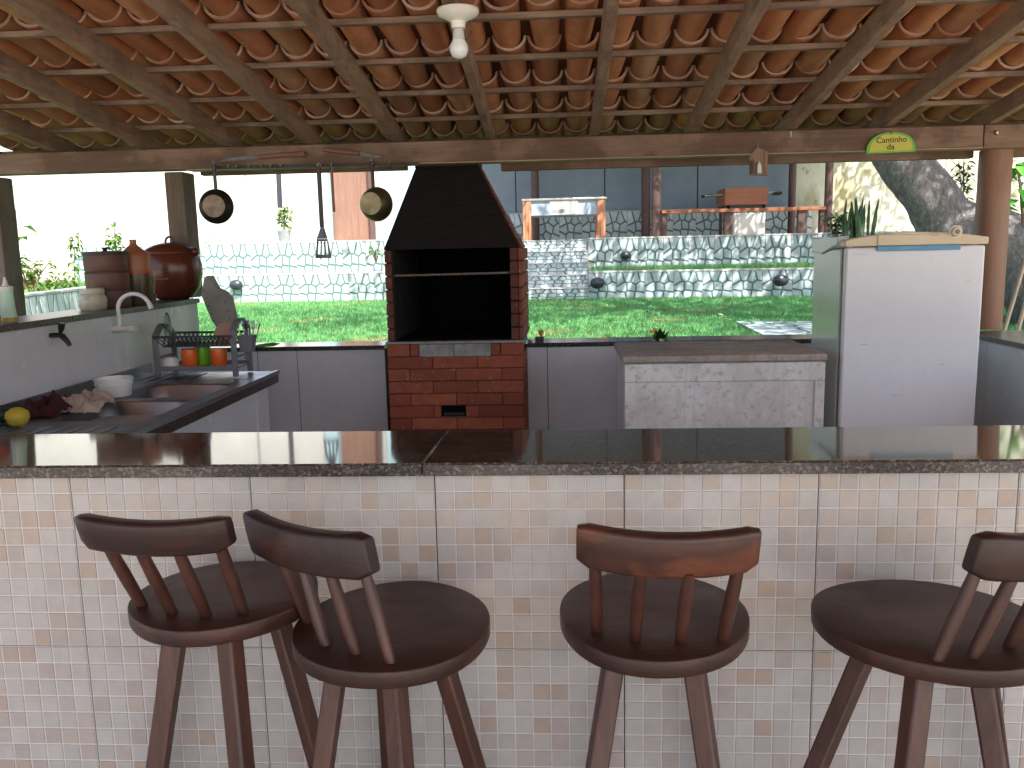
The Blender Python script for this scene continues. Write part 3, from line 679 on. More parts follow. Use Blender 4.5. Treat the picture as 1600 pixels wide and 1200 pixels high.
# ================================================================ CHEST
ch = thing('wooden_chest', 'big weathered off-white painted chest standing before the back wall', 'chest', (.66, 3.85, 0))
cx0, cx1, cy0, cy1 = .243, 1.083, 3.585, 4.12
MB().box((cx0+.012, cy0+.006, 0), (cx1-.004, cy1, .966)).build('body', 'chest', ch, bevel=.006)
MB().box((cx0+.002, cy0-.010, .969), (cx1+.004, cy1+.01, 1.0)).build('lid', 'chestlid', ch, bevel=.009, seg=3)
MB().box((cx0+.014, cy0-.004, .889), (cx1-.002, cy0+.0055, .964)).build('top_rail', 'chest', ch, bevel=.002)
MB().box((cx0+.014, cy0-.003, 0), (cx0+.054, cy0+.0055, .8865)).build('side_rail', 'chest', ch, bevel=.002)
MB().box((cx1-.042, cy0-.003, 0), (cx1-.002, cy0+.0055, .8865)).build('side_rail', 'chest', ch, bevel=.002)

# ================================================================ SINK COUNTER
sk = thing('sink_counter', 'stainless double bowl sink top with granite edge on the left', 'sink', (-1.7, 3.2, 0))
SX0, SX1, SY0, SY1, SZ = -1.995, -1.362, 1.75, 4.0, .9
MB().box((SX0+.01, SY0, .0), (SX1-.055, 2.9, .845)).build('cabinet', 'white_tile', sk)
MB().box((SX0+.01, 2.905, .0), (SX1-.055, SY1-.06, .845)).build('cabinet', 'white_tile', sk)
MB().box((SX1-.054, SY1-.2, .0), (SX1-.04, SY1-.06, .845)).build('end_panel', 'white_tile', sk)
# steel top with two openings
B1 = (-1.80, -1.43, 2.80, 3.20); B2 = (-1.80, -1.43, 3.26, 3.62)
mb = MB()
xsx = [SX0, B1[0], B1[1], SX1]; ysy = [SY0, B1[2], B1[3], B2[2], B2[3], SY1]
for i in range(3):
    for j in range(5):
        if i == 1 and j in (1, 3): continue
        k = mb.pts([(xsx[i], ysy[j], SZ), (xsx[i+1], ysy[j], SZ), (xsx[i+1], ysy[j+1], SZ), (xsx[i], ysy[j+1], SZ)]); mb.face([k, k+1, k+2, k+3])
mb.prism([(SX1, SY0, SZ), (SX1+.003, SY0, SZ+.004), (SX1+.006, SY0, SZ-.012), (SX1, SY0, SZ-.012)], (0, SY1-SY0, 0))
mb.prism([(SX1-.02, SY0, SZ+.0005), (SX1-.02, SY0, SZ+.004), (SX1, SY0, SZ+.004), (SX1, SY0, SZ+.0005)], (0, SY1-SY0, 0))
mb.build('steel_top', 'steel', sk, recalc=False)
for (a, b, c, d) in (B1, B2):
    mb = MB(); n = 6; rings = []
    def rr_(ins, z):
        P = []; r = .07-ins*.3
        for cxx, cyy, s0 in ((b-ins-r, d-ins-r, 0), (a+ins+r, d-ins-r, 1), (a+ins+r, c+ins+r, 2), (b-ins-r, c+ins+r, 3)):
            for q in range(n+1): an = PI/2*(s0+q/n); P.append((cxx+r*math.cos(an), cyy+r*math.sin(an), z))
        return P
    for ins, z in ((0.0, SZ-.001), (.006, SZ-.008), (.02, SZ-.13), (.05, SZ-.15), (.12, SZ-.155)): rings.append(mb.pts(rr_(ins, z)))
    N = 4*(n+1)
    for u, v in zip(rings, rings[1:]):
        for q in range(N): mb.face([u+q, v+q, v+(q+1) % N, u+(q+1) % N])
    mb.face([rings[-1]+q for q in range(N)])
    # corner fillers so that no gap shows round the rounded bowl
    for (ex, ey, s0) in ((b, d, 0), (a, d, 1), (a, c, 2), (b, c, 3)):
        st = rings[0]+s0*(n+1); k = mb.pts([(ex, ey, SZ)])
        for q in range(n): mb.face([k, st+q, st+q+1])
    mb.build('sink_bowl', 'steel', sk, smooth=50, recalc=False)
for yy0, yy1 in ((1.95, 2.7), (3.72, 3.96)):
    for q in range(9 if yy1 < 3 else 5):
        MB().bar((-1.92+q*.055, yy0, SZ+.002), (-1.92+q*.055, yy1, SZ+.002), .012, .004).build('drain_ridge', 'steel', sk, bevel=.0015)
MB().box((SX0+.002, SY0, SZ+.001), (SX0+.012, SY1, SZ+.045)).build('splash_lip', 'steel', sk)
MB().box((SX0+.01, SY0, .855), (SX1-.004, SY1, SZ-.014)).build('granite_support', 'cap', sk) if False else None
mb = MB(); mb.box((SX1-.06, SY0, .846), (SX1-.002, SY1-.003, SZ-.0135)); mb.build('granite_edge', 'granite_edge', sk, bevel=.002)
mb = MB(); mb.box((SX0+.01, SY1-.06, .846), (SX1-.062, SY1-.003, SZ-.0135)); mb.build('granite_edge', 'granite_edge', sk)

# ================================================================ STOOLS
def smoothc(P, m=5):
    return P
def make_stool(label, z, cen, rx, ry, rot, sp, ext, bulge, legs, backmat='stoolback', slabh=.066, seat_t=.027, strut=-1):
    t = thing('bar_stool', label, 'bar stool', (cen[0], cen[1], .12), 'rustic wooden bar stools at the counter')
    c = Vector((*cen, 0)); n = 56
    ca, sa = math.cos(rot), math.sin(rot)
    prof = [(.0, z-seat_t), (.95, z-seat_t), (.985, z-seat_t+.0012), (.997, z-seat_t+.004), (1.0, z-.0035), (.995, z-.0008), (.985, z), (.5, z-.0015), (0, z-.003)]
    mb = MB(); rings = []
    for r, h in prof:
        P = []
        for j in range(n):
            a = 2*PI*j/n; k = 1+.012*math.sin(3*a+cen[0]*9)+.006*math.sin(5*a)
            x, y = rx*r*k*math.cos(a), ry*r*k*math.sin(a); P.append((c.x+x*ca-y*sa, c.y+x*sa+y*ca, h))
        rings.append(mb.pts(P))
    for u, v in zip(rings, rings[1:]):
        for j in range(n): mb.face([u+j, u+(j+1) % n, v+(j+1) % n, v+j])
    mb.build('seat', 'stool', t, smooth=50)
    tops = []
    for b, tp in sp:
        b = Vector(b); tp = Vector(tp); d = tp-b; tops.append(tp)
        MB().tube([b-d*.05, b+d*.25, b+d*.55, b+d*.85, tp+d*.03], [.0082, .0095, .0099, .0090, .0080], 12).build('spindle', 'stoolleg', t, smooth=50)
    # curved back slab following the spindle tops
    A, B = tops[0], tops[-1]; u = (B-A); L = u.length; u.normalize()
    hz = Vector((0, 0, 1)); back = u.cross(hz).normalized()
    if back.dot(c-A) > 0: back = -back                              # away from the seat
    back.z = 0; back.normalize()
    lean = (sum((Vector(q[1])-Vector(q[0]) for q in sp), Vector())).normalized()
    m = 14; s0, s1 = -ext[0], L+ext[1]; th = .034
    mb = MB(); rings = []
    lean_up = (lean + Vector((0, 0, .6))).normalized()
    for i in range(m+1):
        f = i/m; s_ = s0+(s1-s0)*f
        bow = bulge*(1-(2*f-1)**2)
        e = max(0, abs(2*f-1)-.95)/.05
        p = A + u*s_ + back*(bow - bulge*.6 + .007)
        hgt = slabh*(1-.22*e*e) ; dz = .008*e*e - .004*(1-(2*f-1)**2)*2
        up_ = lean_up*hgt
        t2 = th*(1-.35*e)
        q0 = p + Vector((0, 0, dz)) + hz*0
        R = []
        nn = 16
        for j in range(nn):                                         # rounded rectangle section
            a = 2*PI*j/nn; cx_, cy_ = math.cos(a), math.sin(a)
            sx = math.copysign(abs(cx_)**.45, cx_); sy = math.copysign(abs(cy_)**.28, cy_)
            R.append(q0 + back*(sx*t2/2) + lean_up*(hgt/2 + sy*hgt/2))
        rings.append(mb.pts(R))
    for a_, b_ in zip(rings, rings[1:]):
        for j in range(nn): mb.face([a_+j, a_+(j+1) % nn, b_+(j+1) % nn, b_+j])
    mb.face([rings[0]+j for j in range(nn)][::-1]); mb.face([rings[-1]+j for j in range(nn)])
    mb.build('backrest', backmat, t, smooth=45, loc=tuple((A+B)/2), bevel=.002)
    feet = []
    for (x0, y0_), (x1, y1_) in legs:
        a = Vector((x0, y0_, z-seat_t-.0005+.004)); b = Vector((x1, y1_, .1205))
        ax = math.atan2(y1_-c.y, x1-c.x)
        MB().bar(a, b, .029, .029, up=(math.cos(ax+.75), math.sin(ax+.75), 0), taper=.93).build('leg', 'stoolleg', t, bevel=.004); feet.append((a, b))
    for i in range(len(feet)):
        j = (i+1) % len(feet)
        k = .675 if i != strut else .425
        p = feet[i][0].lerp(feet[i][1], k-.03*i); q = feet[j][0].lerp(feet[j][1], k-.03*i)
        MB().bar(p, q, .024, .028).build('stretcher', 'stoolleg', t, bevel=.003)
    return t
def spn(bases, tops, z, h): return [(PZ(*b, z), PZ(*q, z+h)) for b, q in zip(bases, tops)]
def legsxy(z, pts, spread):
    """leg tops from photo pixels on the seat underside; feet splayed through a second pixel"""
    out = []
    for (a, za), (b, zb) in pts:
        p = PZ(*a, za); q = PZ(*b, zb); f = (za-.12)/(za-zb); r = p+(q-p)*f
        out.append(((p.x, p.y), (r.x, r.y)))
    return out
def pxlegs(z, L):
    out = []
    for (x0, y0_, Y0), (x1, y1_, Y1) in L:
        p = PY(x0, y0_, Y0); q = PY(x1, y1_, Y1); d = p-q
        a = p + d*((z-.024-p.z)/d.z); b = p + d*((.12-p.z)/d.z)
        out.append(((a.x, a.y), (b.x, b.y)))
    return out
st_ = [
 dict(label='leftmost dark wooden bar stool, its backrest a flat slab to the left', z=.915, cen=(-.549, 1.285), rx=.146, ry=.142, rot=0.5,
      sp=spn([(222,945),(268,955),(322,960),(380,955)], [(168,852),(218,858),(278,860),(345,856)], .915, .12), ext=(.033, .022), bulge=.010, slabh=.056, strut=1,
      legs=pxlegs(.915, [((274,1001,1.175),(246,1200,1.15)), ((358,990,1.17),(378,1200,1.14)), ((435,965,1.30),(500,1200,1.31)), ((262,1040,1.36),(244,1200,1.375))])),
 dict(label='bar stool with a worn backrest raised at its left end, second from the left', z=.885, cen=(-.268, 1.243), rx=.151, ry=.165, rot=0.0,
      sp=spn([(482,970),(508,1005),(556,1018),(610,1033)], [(436,866),(470,876),(515,891),(572,900)], .885, .12), ext=(.055, .018), bulge=.014,
      legs=pxlegs(.885, [((524,1062,1.17),(505,1200,1.15)), ((617,1074,1.14),(627,1200,1.11)), ((698,1055,1.28),(742,1200,1.30)), ((605,1074,1.37),(612,1200,1.38))])),
 dict(label='bar stool with an orange worn patch on its backrest, third from the left', z=.90, cen=(.131, 1.253), rx=.143, ry=.165, rot=0.0,
      sp=spn([(932,985),(992,997),(1064,1001),(1130,998)], [(930,882),(1001,893),(1076,897),(1153,888)], .90, .12), ext=(.026, .026), bulge=.018,
      legs=pxlegs(.90, [((957,1045,1.15),(933,1200,1.12)), ((1086,1050,1.15),(1107,1200,1.12)), ((1090,1060,1.355),(1106,1200,1.37)), ((953,1060,1.355),(934,1200,1.37))]), backmat='worn'),
 dict(label='bar stool cut by the right edge of the photo, backrest on the right', z=.89, cen=(.545, 1.250), rx=.168, ry=.158, rot=-.35,
      sp=spn([(1465,1030),(1520,1025),(1578,1008),(1630,985)], [(1522,900),(1583,899),(1640,893),(1700,880)], .89, .12), ext=(.012, .03), bulge=.014,
      legs=pxlegs(.89, [((1350,1024,1.26),(1275,1200,1.26)), ((1436,1062,1.14),(1420,1200,1.11)), ((1534,1070,1.16),(1555,1200,1.13)), ((1545,1066,1.36),(1562,1200,1.375))])),
]
for s in st_: make_stool(**s)

# ================================================================ THINGS ON THE LEFT LEDGE (top z = 1.2252)
LG = 1.2254
def at(px, py, z=LG): return PZ(px, py, z)
def onl(px, py): p = PX(px, py, -2.105); return Vector((p.x, p.y, LG))
def lathe_thing(name, label, cat, p, prof, mat, n=28, group=None, sx=1, sy=1):
    o = MB().lathe(prof, p, n, sx=sx, sy=sy).build(name, mat, loc=tuple(p), smooth=45); return tag(o, label, cat, group)
# squeeze bottle
p = Vector((-2.045, 3.06, LG)); s = 3.06/1340*1.0
t = thing('squeeze_bottle', 'pale green squeeze bottle with white nozzle at the far left of the ledge', 'bottle', p)
MB().lathe([(.0, 0), (.027, 0), (.029, .006), (.028, .02), (.024, .06), (.0225, .10), (.023, .118), (0, .118)], p, 24).build('bottle_body', 'bottle', t, smooth=45)
MB().lathe([(.0, .001), (.0295, .003), (.0298, .018), (.0, .018)], p, 24).build('oil', 'oil', t, smooth=45)
MB().lathe([(.0, .118), (.0245, .118), (.0245, .130), (.012, .133), (.008, .142), (.003, .165), (0, .165)], p, 20).build('nozzle', 'whiteplas', t, smooth=40)
# red and orange cloth flower at the frame edge
p = Vector((-2.03, 2.93, LG))
t = thing('red_rag_doll', 'red patterned rounded cloth ornament at the very left edge of the ledge', 'ornament', p)
MB().lathe([(0, 0), (.03, .002), (.036, .03), (.03, .055), (.012, .07), (0, .075)], p, 20).build('cloth_body', 'redband', t, smooth=60)
MB().lathe([(0, 0), (.022, .002), (.024, .018), (0, .03)], p+Vector((.02, -.012, .0)), 16).build('cloth_frill', 'clayd', t, smooth=60)
# jar
p = Vector((-2.09, 3.72, LG)); 
t = thing('glass_jar', 'cloudy squat glass jar with lid beside the copper coloured pots', 'jar', p)
MB().lathe([(0, 0), (.050, 0), (.058, .010), (.060, .045), (.052, .066), (.046, .072), (0, .072)], p, 32).build('jar_body', 'jar', t, smooth=45)
MB().lathe([(0, .0725), (.051, .0725), (.052, .093), (.049, .096), (0, .097)], p, 32).build('jar_lid', 'jar', t, smooth=40)
# stacked clay pots
p = Vector((-2.10, 3.89, LG))
t = thing('clay_pot_stack', 'three stacked brown clay pots with dark bands and a lid knob', 'pot', p)
cc = p + Vector((-.005, 0, 0)); R_ = .096
for i in range(3):
    z0 = i*.082
    MB().lathe([(0, z0), (R_*.95, z0), (R_*.98, z0+.006), (R_, z0+.035), (R_, z0+.068), (R_*.99, z0+.0745), (0, z0+.0745)], cc, 36).build('clay_bowl', 'clayd', t, smooth=35)
    MB().lathe([(0, z0+.0747), (R_*1.015, z0+.0747), (R_*1.015, z0+.0818), (0, z0+.0818)], cc, 36).build('dark_band', 'claydark', t, smooth=35)
MB().lathe([(0, .2462), (R_*1.03, .2462), (R_*1.03, .256), (R_*.6, .258), (.012, .259), (.008, .264), (.014, .270), (.012, .274), (0, .275)], cc, 36).build('pot_lid', 'claydark', t, smooth=35)
# jug
p = Vector((-2.052, 4.06, LG)); jx = PX(218, 476, -2.03)
p = Vector((-2.045, 4.04, LG))
t = thing('orange_jug', 'orange plastic jug with dark syrup between the clay pots', 'jug', p)
MB().lathe([(0, .0), (.069, .0), (.073, .01), (.073, .150), (0, .150)], p, 30).build('jug_base', 'darkliq', t, smooth=40)
MB().lathe([(0, .1505), (.0745, .1505), (.0745, .163), (0, .163)], p, 30).build('red_band', 'redband', t, smooth=40)
MB().lathe([(0, .1635), (.073, .1635), (.073, .232), (.068, .247), (.052, .257), (.036, .268), (.020, .284), (.016, .290), (.016, .312), (0, .312)], p, 30).build('jug_shoulder', 'orangeplas', t, smooth=40)
p = Vector((-1.99, 4.06, LG))
t = thing('skewer_glass', 'bunch of bamboo skewers standing in front of the orange jug', 'skewers', p)
for i in range(11):
    a = rnd.uniform(0, 6.28); r = .016*math.sqrt(rnd.random()); q = p+Vector((r*math.cos(a), r*math.sin(a), .0))
    MB().tube([q, q+Vector((math.cos(a)*.018, math.sin(a)*.018, rnd.uniform(.115, .15)))], .0022, 6).build('skewer', 'skewer', t)
MB().lathe([(.024, .0), (.024, .004), (.026, .05), (.0245, .05), (.0225, .005), (0, .004)], p, 20).build('small_glass', 'darkliq', t, smooth=40)
q = p+Vector((-.04, -.01, .118)); MB().tube([q, q+Vector((.13, .02, .004))], .0018, 6).build('loose_skewer', 'skewer', t)
# big clay pot
p = Vector((-2.105, 4.56, LG))
t = thing('clay_cooking_pot', 'big round glazed red clay pot with lid and lugs on the ledge corner', 'pot', p)
MB().lathe([(0, 0), (.075, 0), (.10, .010), (.138, .06), (.157, .13), (.158, .175), (.148, .228), (.138, .245), (0, .245)], p, 44).build('pot_body', 'clay', t, smooth=50)
MB().lathe([(0, .2455), (.142, .2455), (.142, .251), (.125, .270), (.085, .290), (.04, .302), (0, .304)], p, 44).build('pot_lid', 'clay', t, smooth=50)
lp = [p+Vector((-.024*math.cos(a)+.0, 0, .300+.032*math.sin(a))) for a in [PI*i/10 for i in range(11)]]
MB().tube(lp, .0065, 10).build('lid_loop', 'clayd', t, smooth=60)
for s_ in (1, -1):
    q = p+Vector((s_*.150, -.03, .25))
    MB().lathe([(0, -.022), (.014, -.018), (.022, 0), (.018, .016), (0, .024)], q, 16).build('lug', 'clay', t, smooth=60)
# cutting board leaning
cb = thing('cutting_board', 'grey rounded cutting board with punched holes leaning beside the clay pot', 'cutting board', (-1.93, 4.4, .95))
A_ = PX(322, 440, -1.95)
pts = [(312, 455), (320, 430), (336, 448), (352, 462), (360, 500), (344, 505), (322, 485)]
P0 = [PY(x, y, 4.42) for x, y in ((314, 462), (318, 436), (323, 430), (334, 450), (347, 456), (354, 466), (364, 505), (356, 520), (340, 515), (330, 500))]
mbp = MB().prism(P0, (.03, .018, 0)); mbp.build('board', 'board', cb, bevel=.003)
for (x, y) in ((319, 455), (323, 466), (326, 478), (331, 490), (335, 501), (352, 472), (356, 485), (359, 497)):
    q = PY(x, y, 4.42); MB().lathe([(.0035, 0), (.0035, .002), (0, .002)], q+Vector((0, -.0005, 0)), 8, RX(PI/2)).build('hole', 'hole', cb)

# taps
p = PX(75, 524, -2.004)
t = thing('black_tap', 'small black tap on the white wall over the sink', 'tap', p)
MB().lathe([(.014, 0), (.014, .004), (0, .004)], p, 18, RY(PI/2)).build('flange', 'steel', t)
MB().tube([p, p+Vector((.045, 0, 0)), p+Vector((.060, -.004, -.004)), p+Vector((.085, -.008, -.03)), p+Vector((.088, -.008, -.042))], [.009, .010, .012, .009, .008], 12).build('spout', 'blackplas', t, smooth=60)
MB().tube([p+Vector((.05, 0, .006)), p+Vector((.055, 0, .022)), p+Vector((.060, 0, .048))], [.006, .011, .014], 12).build('handle', 'blackplas', t, smooth=60)
p = PX(172, 514, -2.004)
t = thing('white_faucet', 'white swan neck plastic faucet on the wall above the sink bowl', 'faucet', p)
MB().lathe([(.018, 0), (.018, .006), (.012, .010), (0, .010)], p, 20, RY(PI/2)).build('flange', 'whiteplas', t, smooth=40)
MB().tube([p, p+Vector((.085, 0, 0))], .0125, 14).build('valve_body', 'whiteplas', t, smooth=60)
MB().tube([p+Vector((.088, 0, 0)), p+Vector((.118, 0, 0))], .016, 10).build('knob', 'whiteplas', t, smooth=40)
c0 = p+Vector((.045, 0, 0)); pa = [c0, c0+Vector((0, 0, .04))]
for i in range(13):
    a = PI - PI*.9*i/12; pa.append(c0+Vector((.074+.074*math.cos(a), -.0, .085+.068*math.sin(a))))
pa.append(pa[-1]+Vector((.006, 0, -.02)))
MB().tube(pa, [.009]*(len(pa)-3)+[.0085, .0105, .0105], 12).build('neck', 'whiteplas', t, smooth=60)

# dish rack
DR = thing('dish_rack', 'grey plastic two tier dish rack standing on the sink top', 'dish rack', (-1.72, 3.95, SZ))
rx0, rx1, ry0, ry1 = -1.86, -1.495, 3.80, 3.985
rzb = SZ+.004
for x in (rx0, rx1):
    hh = .235 if x == rx1 else .215
    for y in (ry0, ry1): 
        MB().bar((x, y, rzb), (x, y, rzb+hh-.02), .026, .014, up=(0, 1, 0)).build('upright', 'greyplas', DR, bevel=.004)
    arc = [Vector((x, ry0+(ry1-ry0)*(i/12), rzb+hh-.03+.05*math.sin(PI*i/12))) for i in range(13)]
    mb = MB()
    for a, b in zip(arc, arc[1:]): mb.bar(a, b+(b-a)*.05, .026, .016)
    mb.build('handle_arch', 'greyplas', DR)
    MB().bar((x, ry0, rzb+.09), (x, ry1, rzb+.09), .014, .012).build('side_rail', 'greyplas', DR, bevel=.003)
# lower tray
MB().box((rx0, ry0-.005, rzb+.035), (rx1, ry1+.005, rzb+.041)).build('lower_tray', 'greyplas', DR)
for yy in (ry0-.008, ry1+.002): MB().box((rx0, yy, rzb+.030), (rx1, yy+.006, rzb+.052)).build('tray_lip', 'greyplas', DR, bevel=.002)
# upper basket: sloping lattice sides
zt, zb = rzb+.188, rzb+.142
def lattice(y_top, y_bot, name):
    MB().bar((rx0, y_top, zt), (rx1, y_top, zt), .008, .010).build(name+'_rim', 'darkplas', DR, bevel=.002)
    MB().bar((rx0+.03, y_bot, zb), (rx1-.02, y_bot, zb), .008, .008).build(name+'_foot', 'darkplas', DR, bevel=.002)
    mb = MB(); N = 15
    for i in range(N+1):
        x = rx0+.03+(rx1-rx0-.05)*i/N
        for s_ in (-1, 1):
            xx = x+s_*.028
            if rx0 < xx < rx1: mb.bar((xx, y_top, zt-.003), (x, y_bot, zb+.003), .0042, .004)
    mb.build(name+'_lattice', 'darkplas', DR)
lattice(ry0-.02, ry0+.012, 'front_basket'); lattice(ry1+.02, ry1-.012, 'back_basket')
mb = MB()
for i in range(16):
    x = rx0+.03+(rx1-rx0-.05)*i/15; mb.bar((x, ry0+.012, zb), (x, ry1-.012, zb), .004, .004)
mb.build('basket_floor', 'darkplas', DR)
# cutlery cup hooked to the side
cq = Vector((rx1+.045, ry0+.05, rzb+.11))
cu_ = thing('cutlery_cup', 'grey cutlery cup hooked on the right side of the dish rack', 'cutlery cup', cq)
P0 = [cq+Vector(v) for v in ((-.036, -.03, .075), (.036, -.03, .075), (.036, .03, .075), (-.036, .03, .075))]
P1 = [cq+Vector(v) for v in ((-.026, -.022, .0), (.026, -.022, .0), (.026, .022, .0), (-.026, .022, .0))]
mb = MB(); k = mb.pts(P0+P1)
for f in ((4,5,1,0),(5,6,2,1),(6,7,3,2),(7,4,0,3),(7,6,5,4)): mb.face([k+i for i in f])
o = mb.build('cup', 'greyplas', cu_, recalc=False); sm = o.modifiers.new('s', 'SOLIDIFY'); sm.thickness = .003
for i in range(3): MB().bar(cq+Vector((-.012+i*.012, 0, 0)), cq+Vector((-.014+i*.014, 0, -.05+.012*abs(i-1))), .007, .006).build('drip_foot', 'greyplas', cu_, bevel=.002)
labs = ['steel spoon leaning left in the cutlery cup', 'steel spoon standing upright in the cutlery cup', 'steel spoon leaning right in the cutlery cup', 'steel fork at the right rim of the cutlery cup', 'steel spoon at the back of the cutlery cup']
for i, lb in enumerate(labs):
    b = cq+Vector((-.015+.009*i, -.008+.004*i, .004)); tpp = cq+Vector((-.035+.021*i, -.006+.006*i, .115-.006*abs(i-1)))
    t = thing('fork' if 'fork' in lb else 'spoon', lb, 'fork' if 'fork' in lb else 'spoon', b, 'cutlery in the rack cup')
    MB().tube([b, tpp], [.0022, .0032], 6).build('stem', 'steel', t)
    d = (tpp-b).normalized(); ax = d.to_track_quat('Z', 'Y').to_matrix()
    if 'fork' in lb:
        MB().box((-.009, -.0012, 0), (.009, .0012, .014), ).v
        mb = MB()
        for q in (-.0075, -.0025, .0025, .0075): mb.bar(tpp+Vector((q, 0, .008)), tpp+Vector((q, 0, .036)), .0024, .0018)
        mb.bar(tpp+Vector((0, 0, -.002)), tpp+Vector((0, 0, .010)), .018, .002, up=(0, 1, 0)); mb.build('tines', 'steel', t)
    else: MB().lathe([(0, 0), (.007, .004), (.0115, .016), (.010, .028), (.005, .036), (0, .038)], tpp-d*.002, 14, ax, sy=.3).build('spoon_bowl', 'steel', t, smooth=60)
# mugs on the lower tray
mz = rzb+.0415
def mug(name, label, x, y, r, h, mat, group=None, handle=True, z=mz):
    p = Vector((x, y, z)); t = thing(name, label, 'mug' if name == 'mug' else 'bowl', p, group)
    if name == 'mug': pr = [(r*.9, 0), (r*.94, .002), (r, h-.003), (r-.001, h), (0, h)]      # upside down
    else: pr = [(r, 0), (r, .004), (r*.93, h*.6), (r*.6, h), (0, h)]
    MB().lathe([(0, 0)]+pr, p, 24).build('vessel', mat, t, smooth=45)
    if handle:
        MB().tube([p+Vector((-r*.3, -r*.9, h*.2)), p+Vector((-r*.3, -r-.02, h*.25)), p+Vector((-r*.3, -r-.022, h*.7)), p+Vector((-r*.3, -r*.9, h*.8))], .004, 8).build('handle', mat, t, smooth=60)
    return t
mug('mug', 'orange mug upside down nearest the green mug on the rack tray', -1.732, 3.86, .037, .082, 'orange', 'mugs drying on the rack', False)
mug('mug', 'green mug upside down behind the left orange mug', -1.695, 3.925, .035, .090, 'green', 'mugs drying on the rack', False)
mug('mug', 'orange mug upside down at the right end of the rack tray', -1.592, 3.86, .037, .082, 'orange', 'mugs drying on the rack', False)
mug('bowl', 'small upturned grey white bowl at the left of the rack tray', -1.825, 3.86, .040, .046, 'whiteplas', None, False)
# glass lid in the basket
p = Vector((-1.825, 3.87, zb+.075))
t = thing('glass_lid', 'greenish glass pot lid standing upright in the rack basket', 'lid', p)
ax = RZ(math.radians(-55)) @ RX(PI/2)
MB().lathe([(.075, 0), (.075, .004), (.06, .012), (.03, .018), (0, .020), (0, .017), (.03, .015), (.06, .009), (.072, .002)], p, 36, ax).build('lid_glass', 'glass', t, smooth=60)
mb = MB(); mb.tube([p + ax @ Vector((.076*math.cos(a), .076*math.sin(a), .002)) for a in [2*PI*i/40 for i in range(41)]], .0028, 8); mb.build('steel_rim', 'steel', t, smooth=60)
MB().tube([p+Vector((.02, -.005, .068)), p+Vector((.03, -.01, .098)), p+Vector((.05, -.01, .100)), p+Vector((.066, -.01, .075))], .004, 8).build('lid_knob', 'whiteplas', t, smooth=60)
p = Vector((-1.57, 3.90, zb+.012))
t = MB().lathe([(0, 0), (.05, 0), (.052, .004), (0, .006)], p+Vector((0, 0, .035)), 28, RX(PI/2-.25)).build('plate', plain('peach_plastic', (.45, .23, .14), .5), loc=tuple(p), smooth=40)
tag(t, 'peach coloured plate standing in the rack behind the grey upright', 'plate')
# pot behind under the basket
p = Vector((-1.60, 3.93, mz)); 
# white tub
c_ = PZ(176, 618, SZ)
p = Vector((-1.80, 3.30, SZ+.0045))
t = thing('white_tub', 'white round plastic tub on the sink beside the crumpled cloth', 'tub', p)
MB().lathe([(0, 0), (.058, 0), (.062, .004), (.071, .062), (.0745, .063), (.0745, .073), (.071, .073), (.060, .008), (0, .006)], p, 36).build('tub_body', 'whiteplas', t, smooth=40)
MB().lathe([(.0705, .048), (.0735, .049), (.0735, .053), (.0705, .053)], p, 36).build('tub_ring', 'whiteplas', t, smooth=40)
# cloths
def cloth(name, label, p, rx, ry, h, mat, seed, n=52):
    import mathutils
    mb = MB(); r = random.Random(seed); N = n
    idx = {}
    P = []
    for i in range(N):
        for j in range(N):
            u, v = i/(N-1)*2-1, j/(N-1)*2-1
            rr = math.hypot(u, v)/(1+.25*math.sin(3*math.atan2(v, u)+seed))
            nz = mathutils.noise.noise(Vector((u*3.5, v*3.5, seed))); nz2 = abs(mathutils.noise.noise(Vector((u*8+nz*2, v*8-nz*2, seed+5))))
            k = max(0, 1-rr**2)
            P.append((p.x+u*rx, p.y+v*ry, p.z+.001 + (h*(k**.6)*(.6+.7*nz)+.034*nz2*(k**.4)+.002 if rr < 1 else 0)))
    mb.pts(P)
    for i in range(N-1):
        for j in range(N-1):
            q = [i*N+j, (i+1)*N+j, (i+1)*N+j+1, i*N+j+1]
            if max(P[s][2] for s in q) > p.z+.0015: mb.face(q)
    o = mb.build(name, mat, loc=tuple(p), smooth=180, recalc=False); so_ = o.modifiers.new('s', 'SOLIDIFY'); so_.thickness = .003
    sb = o.modifiers.new('ss', 'SUBSURF'); sb.levels = 1; sb.render_levels = 1
    return tag(o, label, 'cloth')
cloth('dishcloth', 'crumpled cream dishcloth between the tub and the red cloth', PZ(122, 640, SZ)+Vector((0, .03, .004)), .125, .14, .055, 'cream_cloth', 3)
cloth('dishcloth', 'dark red crumpled cloth beside the yellow fruit', PZ(72, 648, SZ)+Vector((0, .02, .004)), .085, .11, .062, 'red_cloth', 9)
p = PZ(29, 668, SZ)+Vector((0, .0, .0045))
o = MB().lathe([(0, 0), (.014, .001), (.030, .012), (.037, .030), (.034, .048), (.018, .060), (.006, .064), (0, .065)], p, 24, sx=1.02).build('lemon', 'lemon', loc=tuple(p), smooth=60)
tag(o, 'yellow lemon lying on the sink top at the left edge', 'lemon')
p = PZ(4, 664, SZ)+Vector((-.01, 0.02, .0045))
o = MB().lathe([(0, 0), (.014, .001), (.032, .014), (.036, .030), (.03, .045), (0, .055)], p, 20).build('lime', 'leafd', loc=tuple(p), smooth=60)
tag(o, 'dark green lime left of the yellow lemon', 'lime')
